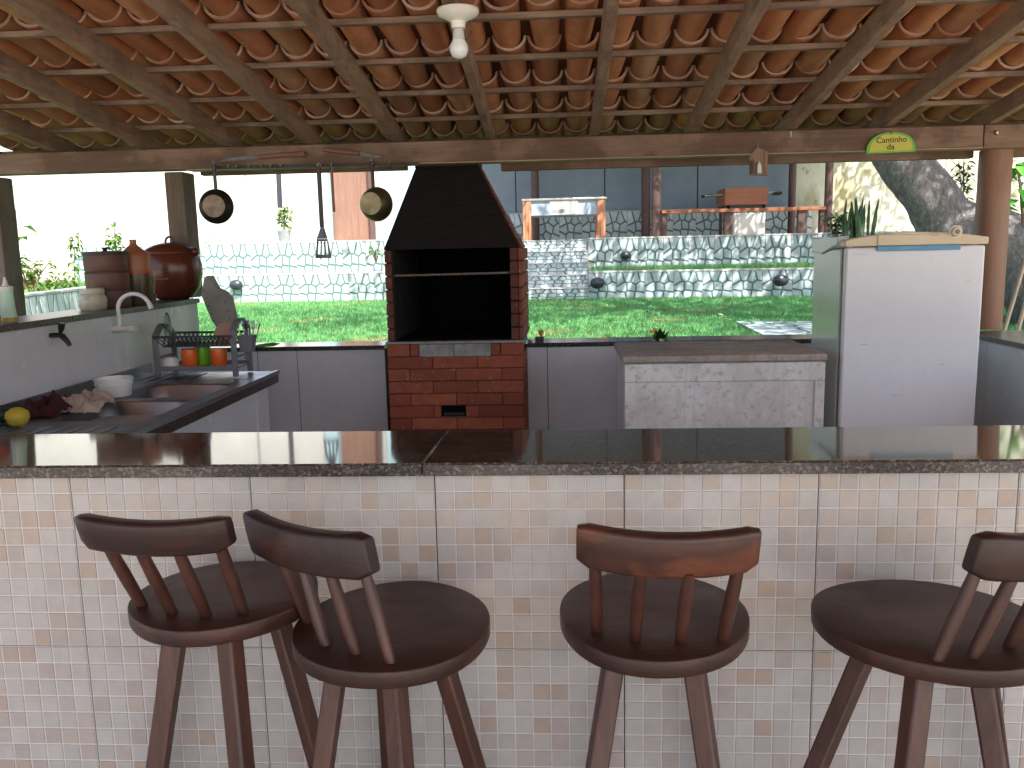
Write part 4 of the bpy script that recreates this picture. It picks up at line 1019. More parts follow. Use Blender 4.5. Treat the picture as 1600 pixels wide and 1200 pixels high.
# green bean pods on the back cap
p = PZ(415, 544, .9535)
t = thing('green_pods', 'bunch of green pods lying on the dark cap right of the dish rack', 'vegetable', p)
for i in range(4):
    a = Vector((-.075+.01*i, -.01+.008*i, .007+.004*(i % 2))); b = Vector((.05+.008*i, .0+.006*i, .012+.003*i))
    MB().tube([p+a, p+a.lerp(b, .3)+Vector((0, 0, .004)), p+a.lerp(b, .7)+Vector((0, 0, .004)), p+b], [.003, .007, .007, .002], 8).build('pod', 'leafg', t, smooth=60)

# ================================================================ HANGING UTENSILS
def rot_face(): return RX(PI/2)
def pan(name, label, c, r, depth, tilt, hl, hw, mats, hoff=0):
    """open side away; we look at the base. c centre of base"""
    t = thing(name, label, 'pan', c)
    A = RZ(tilt) @ RX(PI/2)       # lathe z -> -Y (towards the camera)
    A2 = RZ(tilt) @ RX(-PI/2)
    MB().lathe([(0, 0), (r*.66, 0), (r*.70, .004), (r*.90, depth*.55), (r, depth), (r*1.03, depth), (r*1.03, depth+.003), (r*.97, depth+.003), (r*.86, depth*.55), (r*.66, .006), (0, .006)], c, 40, A2).build('pan_body', mats[0], t, smooth=40)
    MB().lathe([(0, 0), (r*.66, 0), (r*.655, .0015), (0, .0015)], c, 40, A).build('pan_base', mats[1], t, smooth=40)
    b = c+(A2 @ Vector((0, 0, depth)))
    top = Vector((c.x+hoff, b.y-.005, c.z+r+hl))
    MB().bar(Vector((c.x+hoff*.4, b.y, c.z+r*.9)), top, hw, .008, up=(0, 1, 0)).build('handle', mats[2], t, bevel=.003)
    mb = MB().tube([top+Vector((0, 0, -.002)), top+Vector((.006, 0, .010)), top+Vector((0, .004, .020)), top+Vector((-.006, 0, .010)), top+Vector((0, 0, -.002))], .0018, 6); mb.build('hanging_ring', 'steel', t)
    return t
pc = PY(334, 322, 4.50); pan('frying_pan', 'dark frying pan hanging base forward near the left post', pc, .089, .045, .10, .13, .019, ('castiron', 'alu_dark', 'blackplas'))
pc = PY(579, 318, 4.50); pan('saucepan', 'tarnished saucepan hanging from the beam left of the barbecue', pc, .088, .085, -.16, .135, .018, ('alu_olive', 'alu_olive', 'castiron'))
# rail with hooks
a = PY(335, 262, 4.575); b = PY(655, 256, 4.575)
t = thing('hook_rail', 'thin rail with small hooks on the beam for the utensils', 'rail', (a+b)/2)
MB().bar(a+Vector((0, 0, -.0)), b, .005, .016, up=(0, 0, 1)).build('rail_bar', 'castiron', t)
for px in (338, 358, 372, 390, 410, 424, 440, 497, 519, 583, 610):
    q = PY(px, 262, 4.568); q.z = a.z+(b.z-a.z)*((q.x-a.x)/(b.x-a.x))
    MB().tube([q+Vector((0, 0, .014)), q+Vector((0, -.004, .0)), q+Vector((0, -.012, -.006)), q+Vector((0, -.020, 0)), q+Vector((0, -.021, .008))], .0018, 6).build('hook', 'rimmetal', t, smooth=60)
# spatula
a = PY(498, 254, 4.53); b = PY(503, 355, 4.53)
t = thing('slotted_spatula', 'steel slotted spatula with brown handle hanging from the rail', 'spatula', a)
MB().tube([a+Vector((-.008, 0, -.02)), a+Vector((-.005, 0, -.003)), a+Vector((0, 0, .003)), a+Vector((.005, 0, -.003)), a+Vector((.008, 0, -.02))], .0018, 6).build('loop', 'steel', t)
MB().bar(PY(498, 262, 4.53), PY(503, 355, 4.53), .024, .010, up=(0, 1, 0)).build('handle', 'stoolleg', t, bevel=.004)
Yb = 4.53
def pp(l): return [PY(x, y, Yb) for x, y in l]
MB().prism(pp([(501, 354), (506, 354), (512, 373), (495, 373)]), (0, .003, 0)).build('blade_neck', 'darksteel', t)
for l in ([(495.2, 373.3), (512, 373.3), (512.6, 377), (494.8, 377)], [(494.8, 377), (497.6, 377), (496.6, 398), (493.2, 398)], [(501, 377), (503, 377), (502.8, 398), (500.4, 398)], [(506.3, 377), (508.4, 377), (509.6, 398), (506.8, 398)], [(511, 377), (512.6, 377), (517.5, 398), (513, 398)], [(493.2, 398), (517.5, 398), (518, 403.5), (492.4, 403.5)]):
    MB().prism(pp(l), (0, .002, 0)).build('blade_strip', 'darksteel', t)
a = PY(519, 258, 4.54)
t = thing('thin_skewer_fork', 'thin fork with orange wooden handle hanging beside the spatula', 'fork', a)
MB().bar(PY(518, 268, 4.54), PY(522, 331, 4.54), .015, .010, up=(0, 1, 0)).build('handle', 'handle_o', t, bevel=.004)
MB().tube([PY(522, 331, 4.54), PY(522.5, 368, 4.54)], .002, 6).build('shaft', 'steel', t)
MB().tube([PY(517, 268, 4.54), PY(519, 259, 4.54), PY(520.5, 268, 4.54)], .0014, 6).build('loop', 'steel', t)
# knives lying on the beam face
q0, q1, q2 = PY(340, 252, 4.585), PY(388, 247, 4.585), PY(478, 240, 4.585)
t = thing('long_knife', 'long knife with reddish wooden handle fixed along the beam', 'knife', q1)
MB().prism([PY(x, y, 4.585) for x, y in ((342, 253), (352, 247), (392, 243), (404, 243), (404, 248), (388, 250))], (0, -.003, 0)).build('blade', 'darksteel', t)
MB().prism([PY(x, y, 4.588) for x, y in ((404, 243), (440, 239), (476, 237), (479, 245), (440, 246), (404, 249))], (0, -.014, 0)).build('handle', 'knifeh', t, bevel=.003)
t = thing('long_knife', 'knife with pale blade pointing right above the hanging saucepan', 'knife', PY(560, 240, 4.585))
MB().prism([PY(x, y, 4.585) for x, y in ((562, 237), (580, 240), (598, 245), (588, 248), (572, 246), (562, 242))], (0, -.003, 0)).build('blade', 'darksteel', t)
MB().prism([PY(x, y, 4.588) for x, y in ((505, 231), (562, 237), (562, 243), (505, 237))], (0, -.014, 0)).build('handle', 'knifeh', t, bevel=.003)

# ================================================================ LAMP
p = Vector((-.340, 3.03, 0)); p.z = rz(3.03)-.001
t = thing('bulb_holder_lamp', 'white ceramic lamp holder with bulb under the roof rafter', 'lamp', p)
MB().lathe([(0, 0), (.070, 0), (.072, -.008), (.066, -.020), (.040, -.032), (.026, -.040), (.022, -.062), (0, -.062)][::-1], p, 36).build('ceramic_rose', 'enamel', t, smooth=40)
MB().lathe([(0, -.063), (.017, -.063), (.019, -.080), (.021, -.100), (0, -.100)][::-1], p, 24).build('bulb_body', 'led_body', t, smooth=40)
MB().lathe([(0, -.1), (.022, -.1), (.031, -.118), (.0315, -.132), (.024, -.150), (.010, -.158), (0, -.159)][::-1], p, 28).build('bulb_globe', 'bulb', t, smooth=60)
MB().tube([p+Vector((.03, .01, -.015)), p+Vector((.045, .03, -.06)), p+Vector((.02, .05, -.09)), p+Vector((-.01, .05, -.02))], .002, 6).build('loose_wire', 'blackplas', t)

# ================================================================ SIGN + PLAQUE
t = thing('oval_sign', 'green and yellow half oval wooden sign reading Cantinho da', 'sign', PY(1391, 222, 4.585))
Ys = 4.594
c = PY(1391, 239, Ys); wS = (PY(1430, 236, Ys)-PY(1353, 242, Ys)).length; hS = (PY(1389, 208, Ys)-PY(1391, 240, Ys)).length
tl = math.radians(1.4)
def half(w_, h_, dz=0): return [(w_/2*math.copysign(abs(math.cos(a))**.85, math.cos(a)), 0, dz+h_*math.sin(a)**.8 if 0 < a < PI else dz) for a in [PI*i/28 for i in range(29)]]
Rt = RY(-tl)
sb_ = MB().prism([c+Rt@Vector(q) for q in half(wS, hS)], (0, -.009, 0)).build('sign_board', 'signgreen', t, bevel=.0015)
MB().prism([c+Vector((0, -.0092, 0))+Rt@Vector(q) for q in half(wS*.87, hS*.80, hS*.09)], (0, -.001, 0)).build('yellow_field', 'signyellow', sb_)
def text(s_, size, loc, parent):
    cu = bpy.data.curves.new('lettering', 'FONT'); cu.body = s_; cu.size = size; cu.extrude = .0004; cu.align_x = 'CENTER'; cu.offset = .0003
    o = bpy.data.objects.new('lettering', cu); COL.objects.link(o)
    bpy.context.view_layer.update()
    me = bpy.data.meshes.new_from_object(o); bpy.data.objects.remove(o)
    o = bpy.data.objects.new('lettering', me); me.materials.append(MT['ink']); COL.objects.link(o)
    o.parent = parent; o.location = Vector(loc)-worldloc(parent); o.rotation_euler = (PI/2, -tl, 0); return o
text('Cantinho', hS*.40, c+Vector((0, -.0107, hS*.50)), sb_); text('da', hS*.40, c+Vector((-.003, -.0107, hS*.16)), sb_)
MB().tube([c+Vector((-.002, -.011, hS*.9)), c+Vector((-.002, -.011, hS*1.02))], .0018, 6).build('nail', 'ink', t)
a0 = PY(1170, 275, 4.58)
t = thing('wooden_plaque', 'small carved wooden box plaque hanging on the beam', 'plaque', PY(1184, 250, 4.58))
W_ = lambda l, Y: [PY(x, y, Y) for x, y in l]
MB().prism(W_([(1170, 275), (1199, 274), (1200, 238), (1193, 234), (1183, 230), (1176, 238), (1171, 244)], 4.592), (0, -.004, 0)).build('back_board', 'plaque', t, bevel=.001)
MB().prism(W_([(1170, 275), (1199, 274), (1199, 271), (1170, 272)], 4.588), (0, -.03, 0)).build('shelf', 'plaque', t, bevel=.001)
MB().prism(W_([(1182, 273), (1190, 273), (1189, 258), (1186, 252), (1183, 258)], 4.583), (0, -.012, 0)).build('figurine', 'whiteplas', t, bevel=.003)
MB().prism(W_([(1172, 273), (1177, 273), (1177, 250), (1173, 252)], 4.583), (0, -.008, 0)).build('carved_side', 'stoolleg', t, bevel=.001)
MB().tube([PY(1183, 232, 4.59), PY(1185, 222, 4.595)], .0015, 6).build('string', 'skewer', t)
# nail, hooks on the beam
MB_ = MB().tube([PY(1236, 205, 4.57), PY(1236, 214, 4.57)], .003, 6); tag(MB_.build('steel_hook', 'rimmetal', loc=tuple(PY(1236, 209, 4.57))), 'bright steel hook on the beam right of the plaque', 'hook')
MB_ = MB().lathe([(0, 0), (.012, 0), (.012, .006), (.006, .016), (0, .016)], PY(1556, 208, 4.6), 14, RX(PI/2)); tag(MB_.build('bolt', 'rimmetal', loc=tuple(PY(1556, 208, 4.6)), smooth=40), 'steel bolt in the beam above the round post', 'bolt')

# ================================================================ SMALL THINGS ON THE BACK
p = PZ(844, 531, .9535)
t = thing('salt_shaker', 'small black stand with a yellow ball on the cap beside the barbecue', 'ornament', p)
MB().box(p+Vector((-.028, -.014, 0)), p+Vector((.02, .014, .018))).build('stand', 'blackplas', t, bevel=.002)
MB().lathe([(0, .018), (.006, .018), (.006, .026), (.013, .032), (.016, .042), (.012, .053), (0, .056)], p+Vector((.006, 0, 0)), 18).build('ball', 'yellow', t, smooth=60)
p = PZ(824, 536, .9535)
o = MB().lathe([(0, 0), (.03, .0), (.028, .012), (.016, .018), (0, .014)], p, 9).build('plastic_wrap', 'clearplas', loc=tuple(p)); tag(o, 'scrap of clear plastic wrap on the cap by the barbecue', 'plastic')
p = Vector((PZ(1033, 537, 1.0).x, PZ(1033, 537, 1.0).y, 1.0005))
t = thing('flower_posy', 'small posy of green leaves and yellow flowers on the chest lid', 'flowers', p)
for i in range(26):
    a = rnd.uniform(0, 6.28); e = rnd.uniform(.15, 1.3); L = rnd.uniform(.04, .07)
    d = Vector((math.cos(a)*math.cos(e), math.sin(a)*math.cos(e), math.sin(e))); s_ = d.cross(Vector((0, 0, 1))).normalized()*L*.28
    b = p+Vector((0, 0, .008))+d*.008; m_ = b+d*L*.5+Vector((0, 0, .004)); e_ = b+d*L
    mb = MB(); k = mb.pts([b, m_-s_, e_, m_+s_]); mb.face([k, k+1, k+2]); mb.face([k, k+2, k+3]); mb.build('leaf', 'leafd' if i % 3 else 'leafg', t, recalc=False)
for i, (dx, dz, mt) in enumerate(((-.045, .05, 'petal'), (-.028, .06, 'petal'), (.0, .012, 'petalw'), (.03, .018, 'leafg'))):
    MB().lathe([(0, 0), (.014, .004), (.012, .012), (0, .015)], p+Vector((dx, -.02, dz)), 8).build('petal', mt, t)

# ================================================================ GARDEN WALLS OF PRINTED STONE TILES
def clip(poly, p, nrm):
    out = []
    for i in range(len(poly)):
        a, b = poly[i], poly[(i+1) % len(poly)]
        da = (a[0]-p[0])*nrm[0]+(a[1]-p[1])*nrm[1]; db = (b[0]-p[0])*nrm[0]+(b[1]-p[1])*nrm[1]
        if da <= 0: out.append(a)
        if da*db < 0: t_ = da/(da-db); out.append((a[0]+(b[0]-a[0])*t_, a[1]+(b[1]-a[1])*t_))
    return out
def stone_tile_mesh(seed):
    r = random.Random(seed); mb = MB(); mb.cur = 1
    mb.col = (.9, .9, .9); mb.box((.006, -.012, .006), (.994, .0, .994)); mb.cur = 0
    pts = [(.14, .13), (.45, .16), (.82, .12), (.2, .42), (.5, .5), (.86, .42), (.12, .75), (.4, .84), (.68, .78), (.92, .86)]
    pts = [(a+r.uniform(-.05, .05), b+r.uniform(-.05, .05)) for a, b in pts]
    for i, p in enumerate(pts):
        poly = [(.012, .012), (.988, .012), (.988, .988), (.012, .988)]
        for j, q in enumerate(pts):
            if i == j: continue
            d = (q[0]-p[0], q[1]-p[1]); L = math.hypot(*d); nn = (d[0]/L, d[1]/L); m = ((p[0]+q[0])/2-nn[0]*.036, (p[1]+q[1])/2-nn[1]*.036)
            poly = clip(poly, m, nn)
        if len(poly) < 3: continue
        v = r.uniform(.48, .68); mb.col = (v*.93, v*1.01, v*1.03)
        k = mb.pts([(a, -.026, b) for a, b in poly]); n = len(poly); k2 = mb.pts([(p[0]+(a-p[0])*1.04, -.012, p[1]+(b-p[1])*1.04) for a, b in poly])
        mb.face([k+u for u in range(n)])
        for u in range(n): mb.face([k+u, k2+u, k2+(u+1) % n, k+(u+1) % n])
    return mb
stone_src = []
def get_tile(t, i):
    return stone_src[i]
def stone_wall(name, label, A, B, z0, z1, tw, rows=1, thick=.2, coping=True, top=.03, phase=0, vari=False, cat='wall'):
    A = Vector((*A, 0)); B = Vector((*B, 0)); d = (B-A); L = d.length; d.normalize(); an = math.atan2(d.y, d.x)
    t = thing(name, label, cat, (A.x, A.y, z0)); n = Vector((-d.y, d.x, 0))
    P = [A, B, B+n*thick, A+n*thick]
    MB().prism([Vector((p.x, p.y, z0)) for p in P], (0, 0, z1-z0)).build('wall_core', 'concrete', t)
    if coping:
        P = [A-n*.012, B-n*.012, B+n*(thick+.01), A+n*(thick+.01)]
        MB().prism([Vector((p.x, p.y, z1+.0005)) for p in P], (0, 0, top)).build('coping', 'coping', t, bevel=.004)
    h = (z1-z0)/rows; N = max(1, round(L/tw)); w_ = L/N
    for r in range(rows):
        for i in range(N):
            j = rnd.randrange(len(stone_src)) if vari else 0
            if stone_src[j] is None:
                o = stone_tile_mesh(20+j).build('stone_tile', ['stone', 'stonegrout'], t, loc=(0, 0, 0), recalc=True)
                stone_src[j] = o
            else:
                o = stone_src[j].copy(); COL.objects.link(o); o.parent = t
            o.location = A + d*(i*w_) + Vector((0, 0, z0+r*h)) - worldloc(t)
            o.rotation_euler = (0, 0, an); o.scale = (w_, .3, h)
    return t
stone_src = [None, None, None]
stone_wall('garden_wall', 'low blue stone tiled retaining wall right of the steps, behind the lawn', (.42, 13.98), (8.0, 12.9), LZ-.02, 1.05, .452)
stone_wall('garden_wall', 'upper blue stone tiled retaining wall below the pool table terrace', (.47, 15.75), (9.0, 15.6), 1.02, 1.60, .45)
stone_wall('garden_wall', 'sunlit low stone tiled retaining wall behind the lawn, left side', (-8.2, 14.95), (-1.48, 14.85), LZ-.02, 1.09, .448)
stone_wall('garden_wall', 'sunlit upper stone tiled retaining wall under the white house', (-9.5, 16.25), (-1.48, 16.25), 1.03, 1.66, .448)
stone_wall('garden_wall', 'stone tiled side wall seen under the left window beside potted plants', (-5.75, 8.2), (-6.75, 13.9), LZ-.3, 1.05, .5)
# steps
stt = thing('garden_steps', 'stone tiled garden steps right behind the barbecue', 'steps', (-.5, 14, LZ))
for i in range(5):
    z0 = LZ-.01+.196*i; z1 = z0+.19; yy = 13.95+.42*i
    MB().box((-1.45, yy, LZ-.05 if i == 0 else z0-.03), (.43, 16.3, z1-.0)).build('step_core', 'concrete', stt)
    MB().box((-1.46, yy-.02, z1+.0005), (.44, yy+.44, z1+.012)).build('tread', 'coping', stt)
    n = 4
    for k in range(n+1):
        x0 = -1.45+k*.45-(.2 if i % 2 else 0); x1 = x0+.45
        x0 = max(x0, -1.45); x1 = min(x1, .43)
        if x1-x0 < .05: continue
        o = stone_src[0].copy(); COL.objects.link(o); o.parent = stt; o.location = Vector((x0, yy, z0))-worldloc(stt); o.rotation_euler = (0, 0, 0); o.scale = (x1-x0, .3, .188)
# back terrace wall, blue wall
xa, xb = PY(800, 350, 19).x, PY(1262, 320, 19).x
stone_wall('terrace_wall', 'stone tiled wall base behind the pool table', (-2.5, 19.0), (xb+.1, 19.0), UZ+.002, 2.22, .5, rows=1, coping=True, top=.02, vari=True)
bx = [PY(q, 300, 19.12).x for q in (582, 652, 735, 806, 945, 1090, 1243)]
t = thing('blue_wall', 'blue grey panelled veranda wall behind the pool table', 'wall', (1, 19.2, UZ))
for a, b in zip(bx, bx[1:]):
    MB().box((a+.012, 19.12, UZ+.6 if a > -2.6 else UZ+.003), (b-.012, 19.2, 5.0)).build('wall_panel', 'bluewall_shaded' if a > -3 else 'pillar_blue_sunlit', t, bevel=.004)  # one blue wall: left panels coloured paler as sunlit, the rest as shaded
MB().box((bx[0], 19.205, UZ), (bx[-1], 19.4, 5.0)).build('wall_core', 'brownpaint', t)
t = thing('veranda_roof', 'flat veranda roof over the pool table terrace', 'roof', (1, 17.6, 4.2))
MB().box((-2.6, 16.35, 4.0), (6.2, 19.6, 4.12)).build('roof_slab', 'pale', t)
def vpost(pxl, pxr, py, Y, z0, z1, label):
    a, b = PY(pxl, py, Y).x, PY(pxr, py, Y).x
    o = MB().tube([((a+b)/2, Y, z0), ((a+b)/2, Y, z1)], (b-a)/2, 14).build('veranda_post', 'brownpaint', loc=((a+b)/2, Y, z0), smooth=60); tag(o, label, 'post', 'brown veranda posts')
vpost(830, 842, 290, 18.7, UZ+.001, 3.998, 'brown post behind the pool table')
vpost(1002, 1016, 290, 18.7, UZ+.001, 3.998, 'darker brown back post just left of the middle front post')
vpost(1018, 1033, 310, 16.7, UZ+.001, 3.998, 'brown front post at the left end of the plank rail')
vpost(1232, 1244, 290, 18.7, UZ+.001, 3.998, 'brown back post between blue wall and mossy wall')
vpost(1288, 1301, 310, 16.7, UZ+.001, 3.998, 'brown front post at the right end of the plank rail')
# plank rail
t = thing('plank_rail', 'low brown plank rail on short posts under the football table', 'rail', PY(1150, 340, 16.7))
a = PY(1033, 330, 16.72); b = PY(1288, 327, 16.72); zz = (a.z+b.z)/2
MB().box((a.x, 16.6, zz-.03), (b.x, 16.85, zz+.03)).build('plank', 'foos', t, bevel=.005)
for l, r in ((1131, 1144), (1246, 1260), (1034, 1042), (1280, 1287)):
    p0, p1 = PY(l, 345, 16.7).x, PY(r, 345, 16.7).x
    MB().box((p0, 16.64, UZ+.002), (p1, 16.78, zz-.031)).build('rail_leg', 'brownpaint', t, bevel=.01)
# foosball table
f0, f1 = PY(1133, 300, 17.6).x, PY(1200, 300, 17.6).x
t = thing('football_table', 'brown wooden table football game with black rod handles', 'football table', ((f0+f1)/2, 17.9, UZ))
ft = PY(1165, 293, 17.6).z; fbm = PY(1165, 320, 17.6).z
MB().box((f0, 17.6, fbm), (f1, 17.63, ft)).build('end_board', 'foos', t, bevel=.006)
MB().box((f0, 18.55, fbm), (f1, 18.58, ft)).build('end_board', 'foos', t, bevel=.006)
for x in (f0, f1-.03): MB().box((x, 17.632, fbm), (x+.03, 18.548, ft)).build('side_board', 'foos', t, bevel=.004)
MB().box((f0+.03, 17.632, fbm), (f1-.03, 18.548, fbm+.03)).build('playfield', 'felt', t)
for x in (f0+.05, f1-.09):
    for y in (17.66, 18.47): MB().box((x, y, UZ+.002), (x+.06, y+.06, fbm-.001)).build('leg', 'brownpaint', t, bevel=.004)
MB().box((f0+.03, 17.66, fbm-.07), (f1-.03, 18.5, fbm-.002)).build('under_tray', 'blackplas', t)
for i, y in enumerate((17.75, 17.95, 18.15, 18.35)):
    sh = (-.09, .10, -.03, .05)[i]
    MB().tube([(f0-.28+sh, y, ft-.13), (f1+.28+sh, y, ft-.09)], .012, 8).build('rod', 'steel', t)
    s_ = -1 if i % 2 else 1
    xx = f1+.24+sh if s_ > 0 else f0-.24+sh; MB().tube([(xx, y, ft-.11), (xx+s_*.16, y, ft-.11)], .026, 10).build('rod_handle', 'blackplas', t)
a, b = PY(1146, 340, 17.3).x, PY(1194, 340, 17.3).x
zt_, zb_ = PY(1170, 333, 17.3).z, PY(1170, 360, 17.3).z
o = MB().box((a, 17.2, UZ+.002), (b, 17.5, zt_)).build('white_cabinet', 'whiteplas', loc=((a+b)/2, 17.3, UZ), bevel=.01); tag(o, 'pale white box standing under the table football', 'box')
# pool table
p0, p1 = PY(817, 320, 16.7).x, PY(946, 320, 16.7).x
pt = thing('pool_table', 'pool table with blue grey sides and orange wooden legs', 'pool table', ((p0+p1)/2, 17.1, UZ))
zt_ = PY(880, 311, 16.7).z; zb_ = PY(880, 336, 16.7).z
MB().box((p0-.02, 16.68, zt_-.02), (p1+.03, 17.8, zt_+.02)).build('top_rail', 'rimmetal', pt, bevel=.006)
MB().box((p0+.13, 16.85, zt_+.0202), (p1-.13, 17.65, zt_+.024)).build('cloth_bed', 'felt', pt)
MB().box((p0+.02, 16.72, zb_), (p1-.02, 17.76, zt_-.021)).build('side_cabinet', 'poolside', pt, bevel=.004)
MB().box((PY(859, 320, 16.7).x, 16.705, zb_+.01), (PY(903, 320, 16.7).x, 16.719, zt_-.03)).build('coin_panel', 'enamel', pt, bevel=.002)
MB().box((PY(862, 330, 16.7).x, 16.698, zb_+.04), (PY(883, 330, 16.7).x, 16.7045, zb_+.11)).build('coin_slot', 'potgrey', pt, bevel=.002)
for x in (p0-.005, p1-.155):
    for y in (16.69, 17.62):
        for q in range(3): MB().box((x+q*.053, y, UZ+.002), (x+q*.053+.050, y+.12, zt_-.022)).build('leg', 'poolleg', pt, bevel=.006)
# mossy wall
xm = PY(1243, 300, 19.3).x
o = MB().box((xm, 19.3, UZ), (14, 19.5, 5.2)).build('boundary_wall', 'mossy', loc=(8, 19.4, UZ)); tag(o, 'pale green mossy rendered wall behind the leaning tree', 'wall')
# left: white house, door
wx = [PY(q, 300, 18.5).x for q in (150, 493, 514, 576, 583)]
t = thing('white_house', 'sunlit white house wall with pale blue pillar and wooden door', 'house', (-6, 18.6, UZ))
MB().box((-13, 18.5, UZ), (wx[1]-.003, 18.9, 4.3)).build('wall', 'pale', t)
MB().box((wx[1], 18.42, UZ), (wx[2], 18.8, 4.3)).build('pillar', 'pillar_blue_sunlit', t, bevel=.01)
dw = (wx[3]-wx[2])/3
MB().box((wx[2]+.003, 18.7, UZ), (wx[2]+2*dw, 18.76, 4.2)).build('door', 'door', t)
MB().box((wx[2]+2*dw+.005, 18.68, UZ), (wx[3], 18.76, 4.2)).build('door', 'door', t)
MB().box((wx[3]+.003, 18.5, UZ), (wx[4], 18.6, 4.3)).build('door_post', 'brownpaint', t)
MB().box((-13, 18.91, UZ), (wx[4], 19.1, 4.6)).build('wall', 'pale', t)
# white boundary wall far left
o = MB().box((-16, 17.5, .3), (-8.6, 17.8, 6.5)).build('boundary_wall', 'pale', loc=(-12, 17.6, .3)); tag(o, 'tall sunlit white wall seen through the left opening', 'wall')
# thin hanging poles in front of the house
for i, (px, ya, yb, r, lb) in enumerate(((384, 255, 336, .022, 'thin grey pole hanging before the white house, left one'), (436, 255, 325, .05, 'thicker slate pole hanging above the potted shrub'))):
    a = PY(px, ya, 17.0); b = PY(px+1.5, yb, 17.0)
    MB_ = MB().tube([(a.x, 17.0, 4.2), b], r, 10).build('hanging_pole', 'lampdark' if i else 'potgrey', loc=tuple(b), smooth=60); tag(MB_, lb, 'pole')
# garden lamps on the walls
def wall_lamp(px, py, Y, label, r=.125, sx=1.3):
    p = PY(px, py, Y); t = thing('wall_lamp', label, 'wall lamp', p, 'round garden lamps on the stone walls')
    MB().lathe([(0, -.0), (r*.7, 0), (r*.75, .05), (0, .05)], p, 20, RX(PI/2), sx=sx).build('mount', 'lampdark', t, smooth=40)
    MB().lathe([(r*.7, .05), (r, .055), (r*1.0, .09), (r*.75, .12), (r*.35, .14), (0, .145)], p, 24, RX(PI/2), sx=sx).build('hood', 'lampdark', t, smooth=50)
wall_lamp(933, 442, 13.88, 'dark oval lamp near the left end of the low right wall', .09)
wall_lamp(1218, 438, 13.45, 'dark oval lamp near the fridge on the low right wall', .09)
wall_lamp(977, 399, 15.70, 'small reddish lamp on the upper right wall', .075)
wall_lamp(371, 445, 14.90, 'sunlit lamp on the left low wall', .09)
# stone paving slab on the lawn
sp_ = [PZ(1150, 503, LZ+.03), PZ(1300, 503, LZ+.03), PZ(1310, 526, LZ+.03), PZ(1192, 524, LZ+.03)]
t = thing('stone_path', 'stone tiled patch in the lawn left of the fridge', 'path', sp_[0])
mb = MB().prism([q-Vector((0, 0, .03)) for q in sp_], (0, 0, .03)).build('slab_bed', 'stonegrout', t)
x0, x1 = min(q.x for q in sp_), max(q.x for q in sp_)
mb = MB(); k_ = 0
rp = [(sp_[0].x+rnd.random()*(x1-sp_[0].x), 7.9+rnd.random()*1.7) for _ in range(30)]
outl = [(q.x, q.y) for q in sp_][::-1]
for i, p in enumerate(rp):
    poly = outl
    cx_ = sum(q[0] for q in poly)/4; cy_ = sum(q[1] for q in poly)/4
    poly = list(poly)
    for j, q in enumerate(rp):
        if i == j: continue
        d = (q[0]-p[0], q[1]-p[1]); L = math.hypot(*d); nn = (d[0]/L, d[1]/L); poly = clip(poly, ((p[0]+q[0])/2-nn[0]*.02, (p[1]+q[1])/2-nn[1]*.02), nn)
        if len(poly) < 3: break
    if len(poly) < 3: continue
    m1 = MB(); v = rnd.uniform(.36, .5); m1.col = (v*.9, v*1.02, v*1.12); m1.prism([(a, b, LZ+.031) for a, b in poly], (0, 0, .008)); m1.build('paving_stone', 'stone', t)

# ================================================================ LEANING TREE
tr = thing('leaning_tree', 'thick grey barked tree leaning left behind the fridge', 'tree', (5.1, 8.6, LZ))
c1 = PY(1411, 250, 8.5); c2 = PY(1478, 350, 8.5)
d12 = c1-c2
path = [Vector((5.05, 8.4, LZ-.1)), Vector((4.75, 8.4, .95)), Vector((4.35, 8.45, 1.3)), c2, c2.lerp(c1, .5), c1, c1+d12*.8, c1+d12*2+Vector((.1, 0, .3)), c1+d12*3.0+Vector((.4, .2, 1.2)), c1+d12*3.4+Vector((.8, .3, 2.4))]
rad = [.90, .60, .36, .25, .235, .225, .21, .21, .18, .14]
import mathutils
def limb(path, rad, n=28, amp=.12, sub=8, seed=0):
    mb = MB(); P = []; Rr = []
    for i in range(len(path)-1):
        for k in range(sub): f = k/sub; P.append(path[i].lerp(path[i+1], f)); Rr.append(rad[i]*(1-f)+rad[i+1]*f)
    P.append(path[-1]); Rr.append(rad[-1])
    for _ in range(6): P = [P[0]]+[(P[i-1]+P[i]*2+P[i+1])/4 for i in range(1, len(P)-1)]+[P[-1]]
    mb.tube(P, Rr, n)
    for i, v in enumerate(mb.v):
        ri = min(i//n, len(P)-1); c = P[ri]; d = Vector(v)-c; nz = mathutils.noise.fractal(Vector(v)*Vector((2.2, 2.2, 1.0)) if False else Vector((v[0]*2.6, v[1]*2.6, v[2]*1.1)), 1, 2, 5)
        mb.v[i] = tuple(c + d*(1+amp*nz))
    return mb
limb(path, rad, 36, .16, 14).build('trunk', 'bark', tr, smooth=180)
top = path[-1]
brs = []
for i, (a, e, L) in enumerate(((.3, .5, 3.4), (1.5, .45, 3.2), (2.6, .35, 4.2), (3.6, .3, 4.0), (4.6, .4, 3.6), (5.5, .5, 3.2))):
    s0 = path[-3].lerp(path[-1], i/6); d = Vector((math.cos(a)*math.cos(e), math.sin(a)*math.cos(e), math.sin(e)))
    limb([s0, s0+d*L*.3+Vector((0, 0, .1)), s0+d*L*.65+Vector((0, 0, .5)), s0+d*L+Vector((0, 0, .6))], [.13, .1, .07, .03], 10, .1, 4).build('limb', 'bark', tr, smooth=180)
